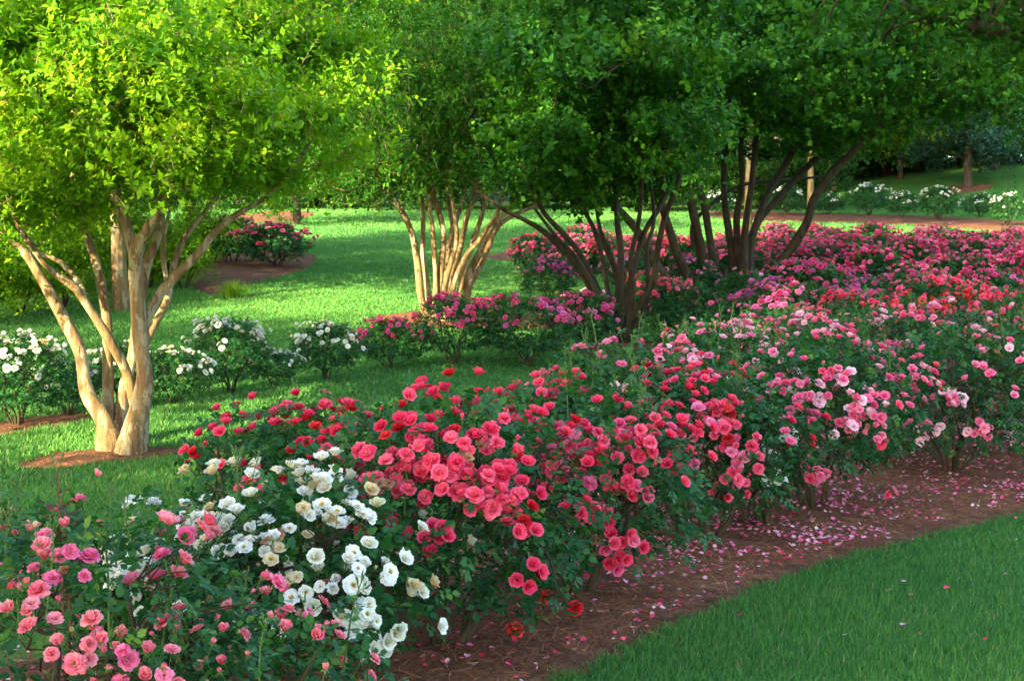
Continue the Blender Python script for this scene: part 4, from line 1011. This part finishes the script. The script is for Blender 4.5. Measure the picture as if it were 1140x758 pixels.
def bush_px(label, px, py, sc, cols, group, **kw):
    p = at(px, py); return bush(label, p[0], p[1], sc, cols, group, **kw)
# white roses on the left lawn
WG2 = 'white roses behind the left crape myrtle'
wl = [('white', 8), ('cream', 1)]
for px, py, sc, fr, lb in [(20, 474, .78, .9, 'white rose bush at the left edge in the mulch bed'), (76, 462, .52, .8, 'low white rose bush with bare base stems just left of the crape myrtle stems'),
                           (140, 452, .62, .7, 'white rose bush hidden behind the stems of the left crape myrtle'), (195, 450, .60, .9, 'rounded white rose bush just right of the left crape myrtle'),
                           (256, 438, .72, .9, 'largest white rose bush of the lawn row, second from the magenta roses but one'), (305, 431, .40, .9, 'smallest white rose bush of the lawn row'), (364, 423, .62, 1.0, 'white rose bush next to the magenta roses')]:
    bush_px(lb, px, py, sc * 1.05, wl, WG2, frac=fr, bsc=1.12)
MGG = 'magenta roses around the pale-stemmed crape myrtle'
mg = [('magenta', 7), ('coral', 1)]
for px, py, sc, cols, lb in [(435, 411, .62, mg, 'low crimson-magenta rose bush next to the white ones'), (506, 406, .74, mg, 'dark magenta rose bush in front of the pale stems'),
                             (588, 407, .80, [('magenta', 5), ('violet', 3)], 'magenta-pink rose bush with lilac tones, broadest of its row'), (652, 393, .72, [('magenta', 5), ('violet', 1)], 'magenta rose bush touching the dark thin-stemmed tree'),
                             (655, 368, .62, [('blush', 5), ('salmon', 2), ('cream', 1)], 'small rose bush with cream-pink tops behind the magenta row'), (548, 385, .6, mg, 'magenta rose bush half hidden at the back of the row'),
                             (610, 336, .80, [('violet', 5), ('pink', 2)], 'lone pink rose bush on the strip of lawn behind the magenta row')]:
    bush_px(lb, px, py, sc * 1.08, cols, MGG, bsc=1.1)
bush_px('rose bush with crimson and pink blooms at the right of the mulch island', 306, 299, 1.5, [('coral', 4), ('magenta', 2), ('salmon', 3)], 'roses of the mulch island', merged=True, frac=.9, hs=.7)
bush_px('darker rose bush with few purplish blooms at the left of the mulch island', 258, 294, 1.3, [('magenta', 3), ('violet', 2)], 'roses of the mulch island', merged=True, frac=.35)
# under and around the dark trees
UG = 'roses under the dark-stemmed trees'
for px, py, sc, cols, lb in [(770, 388, .85, [('pink', 2), ('coral', 1)], 'dark green rose bush nearly without blooms, left front of the thick dark stems'), (832, 362, .9, [('violet', 2), ('blush', 1)], 'dark green rose bush with a few lilac blooms, before the thick dark stems'), (745, 372, .78, [('coral', 4), ('pink', 3)], 'coral rose bush between the two dark-stemmed trees'), (722, 352, .8, [('coral', 5), ('salmon', 1)], 'red-pink rose bush right behind the thin dark stems'),
                             (770, 338, .8, [('violet', 4), ('blush', 2)], 'lilac-pink rose bush left of the thick dark stems'), (705, 330, .8, [('violet', 3), ('blush', 3)], 'pale lilac rose bush seen through the thin dark stems'),
                             (880, 345, .85, [('violet', 4), ('pink', 3)], 'violet-pink rose bush at the foot of the arching stem')]:
    bush_px(lb, px, py, sc, cols, UG, bsc=1.2, frac=.25 if lb.startswith('dark green') else 1.0)
# the massed rows to the right
RG = 'massed roses in the right part of the bed'
rows = [
    (16.2, [(905, 'pink'), (960, 'coral'), (1012, 'orange'), (1062, 'red'), (1112, 'coral'), (1160, 'red')]),
    (17.8, [(880, 'violet'), (930, 'violet'), (985, 'magenta'), (1040, 'coral'), (1092, 'orange'), (1145, 'coral')]),
    (19.8, [(865, 'violet'), (915, 'magenta'), (965, 'violet'), (1015, 'magenta'), (1068, 'coral'), (1120, 'magenta'), (1165, 'coral')]),
]
cw = {'pink': [('pink', 5), ('blush', 1)], 'coral': [('coral', 6), ('pink', 1)], 'orange': [('orange', 4), ('coral', 3)], 'red': [('red', 5), ('coral', 2)], 'violet': [('violet', 5), ('magenta', 1), ('pink', 1)], 'magenta': [('magenta', 4), ('violet', 1), ('coral', 1)]}
cn = {'pink': 'pink', 'coral': 'coral-pink', 'orange': 'orange-red', 'red': 'deep red', 'violet': 'violet-pink', 'magenta': 'magenta'}
pl = [['fifth row from the path', ''], ['sixth row', ''], ['last row', '']]
rowname = ['in the front massed row', 'in the middle massed row', 'in the back massed row']
ordn = ['first', 'second', 'third', 'fourth', 'fifth', 'sixth', 'seventh', 'eighth']
for ri, (Y, L) in enumerate(rows):
    for qi, (px, c) in enumerate(L):
        x = (px - 570) / F * (Y + random.uniform(-.3, .3))
        bush(f'{cn[c]} rose bush, {ordn[qi]} from the dark stems {rowname[ri]}', x, Y + random.uniform(-.4, .4), random.uniform(.85, 1.1), cw[c], RG, bsc=1.15, frac=.9)
# far long row of pink roses, blossoms only a few pixels each
FG = 'far row of pink roses across the lawn'
fc = [('coral', 3), ('pink', 4), ('salmon', 2), ('magenta', 2)]
for Y, px0, px1, st in ((29.0, 596, 1175, 27), (30.6, 610, 1175, 27), (32.2, 830, 1190, 27)):
    for px in np.arange(px0, px1, st):
        Yj = Y + random.uniform(-.7, .7) - (0.8 if px > 1000 else 0); x = (px + random.uniform(-9, 9) - 570) / F * Yj
        bush('pink rose bush massed in the far row that crosses the view behind the dark stems', x, Yj, random.uniform(.66, 1.02), fc, FG, merged=True, frac=.85, k=cnt[0] % 4)
# two more bands of roses between the massed bed and the far row
for Y, px0, px1, st in ((22.4, 868, 1190, 38), (25.4, 880, 1190, 34)):
    for px in np.arange(px0, px1, st):
        Yj = Y + random.uniform(-.7, .7); x = (px + random.uniform(-8, 8) - 570) / F * Yj
        bush('magenta and pink rose bush in the bands between the massed bed and the far row', x, Yj, random.uniform(.75, 1.05), [('magenta', 4), ('pink', 4), ('coral', 2)], 'rose bands before the far row', merged=True, frac=.85)
# white roses along the far mulch strip
for px, py, sc, lb in [(876, 240, 1.25, 'white rose bush of the far strip seen just left of the arching stem'), (922, 239, 1.05, 'white rose bush of the far strip just right of the arching stem'), (967, 240, 1.3, 'broad white rose bush of the far strip below the brown thicket'), (1004, 242, 1.1, 'white rose bush of the far strip below the yellow-green tree'),
                       (1045, 245, 1.35, 'fullest white rose bush of the far strip, left of the conifer'), (1090, 242, 1.1, 'sparse white rose bush of the far strip below the conifer'), (1122, 252, 1.15, 'dark white-flecked rose bush of the far strip by the right edge'), (800, 240, 1.1, 'white rose bush of the far strip seen between the thick dark stems')]:
    bush_px(lb, px, py, sc, [('white', 1)], 'white roses along the far mulch strip', merged=True, frac=.32)
# yellow-green grass tuft among the roses
def tuft(px, Y, label, n, h, wd=.014):
    b = ground_x(px, Y); t = None
    B = Buf(); th = rng.uniform(0, 6.28, n); r = np.abs(rng.normal(0, .10 if wd > .01 else .11, n)).clip(0, .24)
    pos = np.stack([np.cos(th) * r, np.sin(th) * r, np.zeros(n)], -1)
    d = np.stack([np.cos(th) * rng.uniform(0, .5, n), np.sin(th) * rng.uniform(0, .5, n), np.ones(n)], -1)
    s = h * rng.uniform(.6, 1.1, n)
    scatter(B, T_BLADE, F_BLADE, pos, frames(d, rand_dirs(n)), np.stack([rng.uniform(.8, 1.4, n) * wd, s, s], -1), rng.uniform(0, 1, n))
    o = link('grass_tuft', B.mesh('grass_tuft', [M['weed']])); o.location = tuple(b); o['label'] = label; o['category'] = 'grass tuft'
tuft(922, 13.4, 'upright yellow-green grass tuft among the roses', 90, 1.0)
tuft(258, 24.5, 'soft green grass tuft at the left of the mulch island', 420, .34, .006)
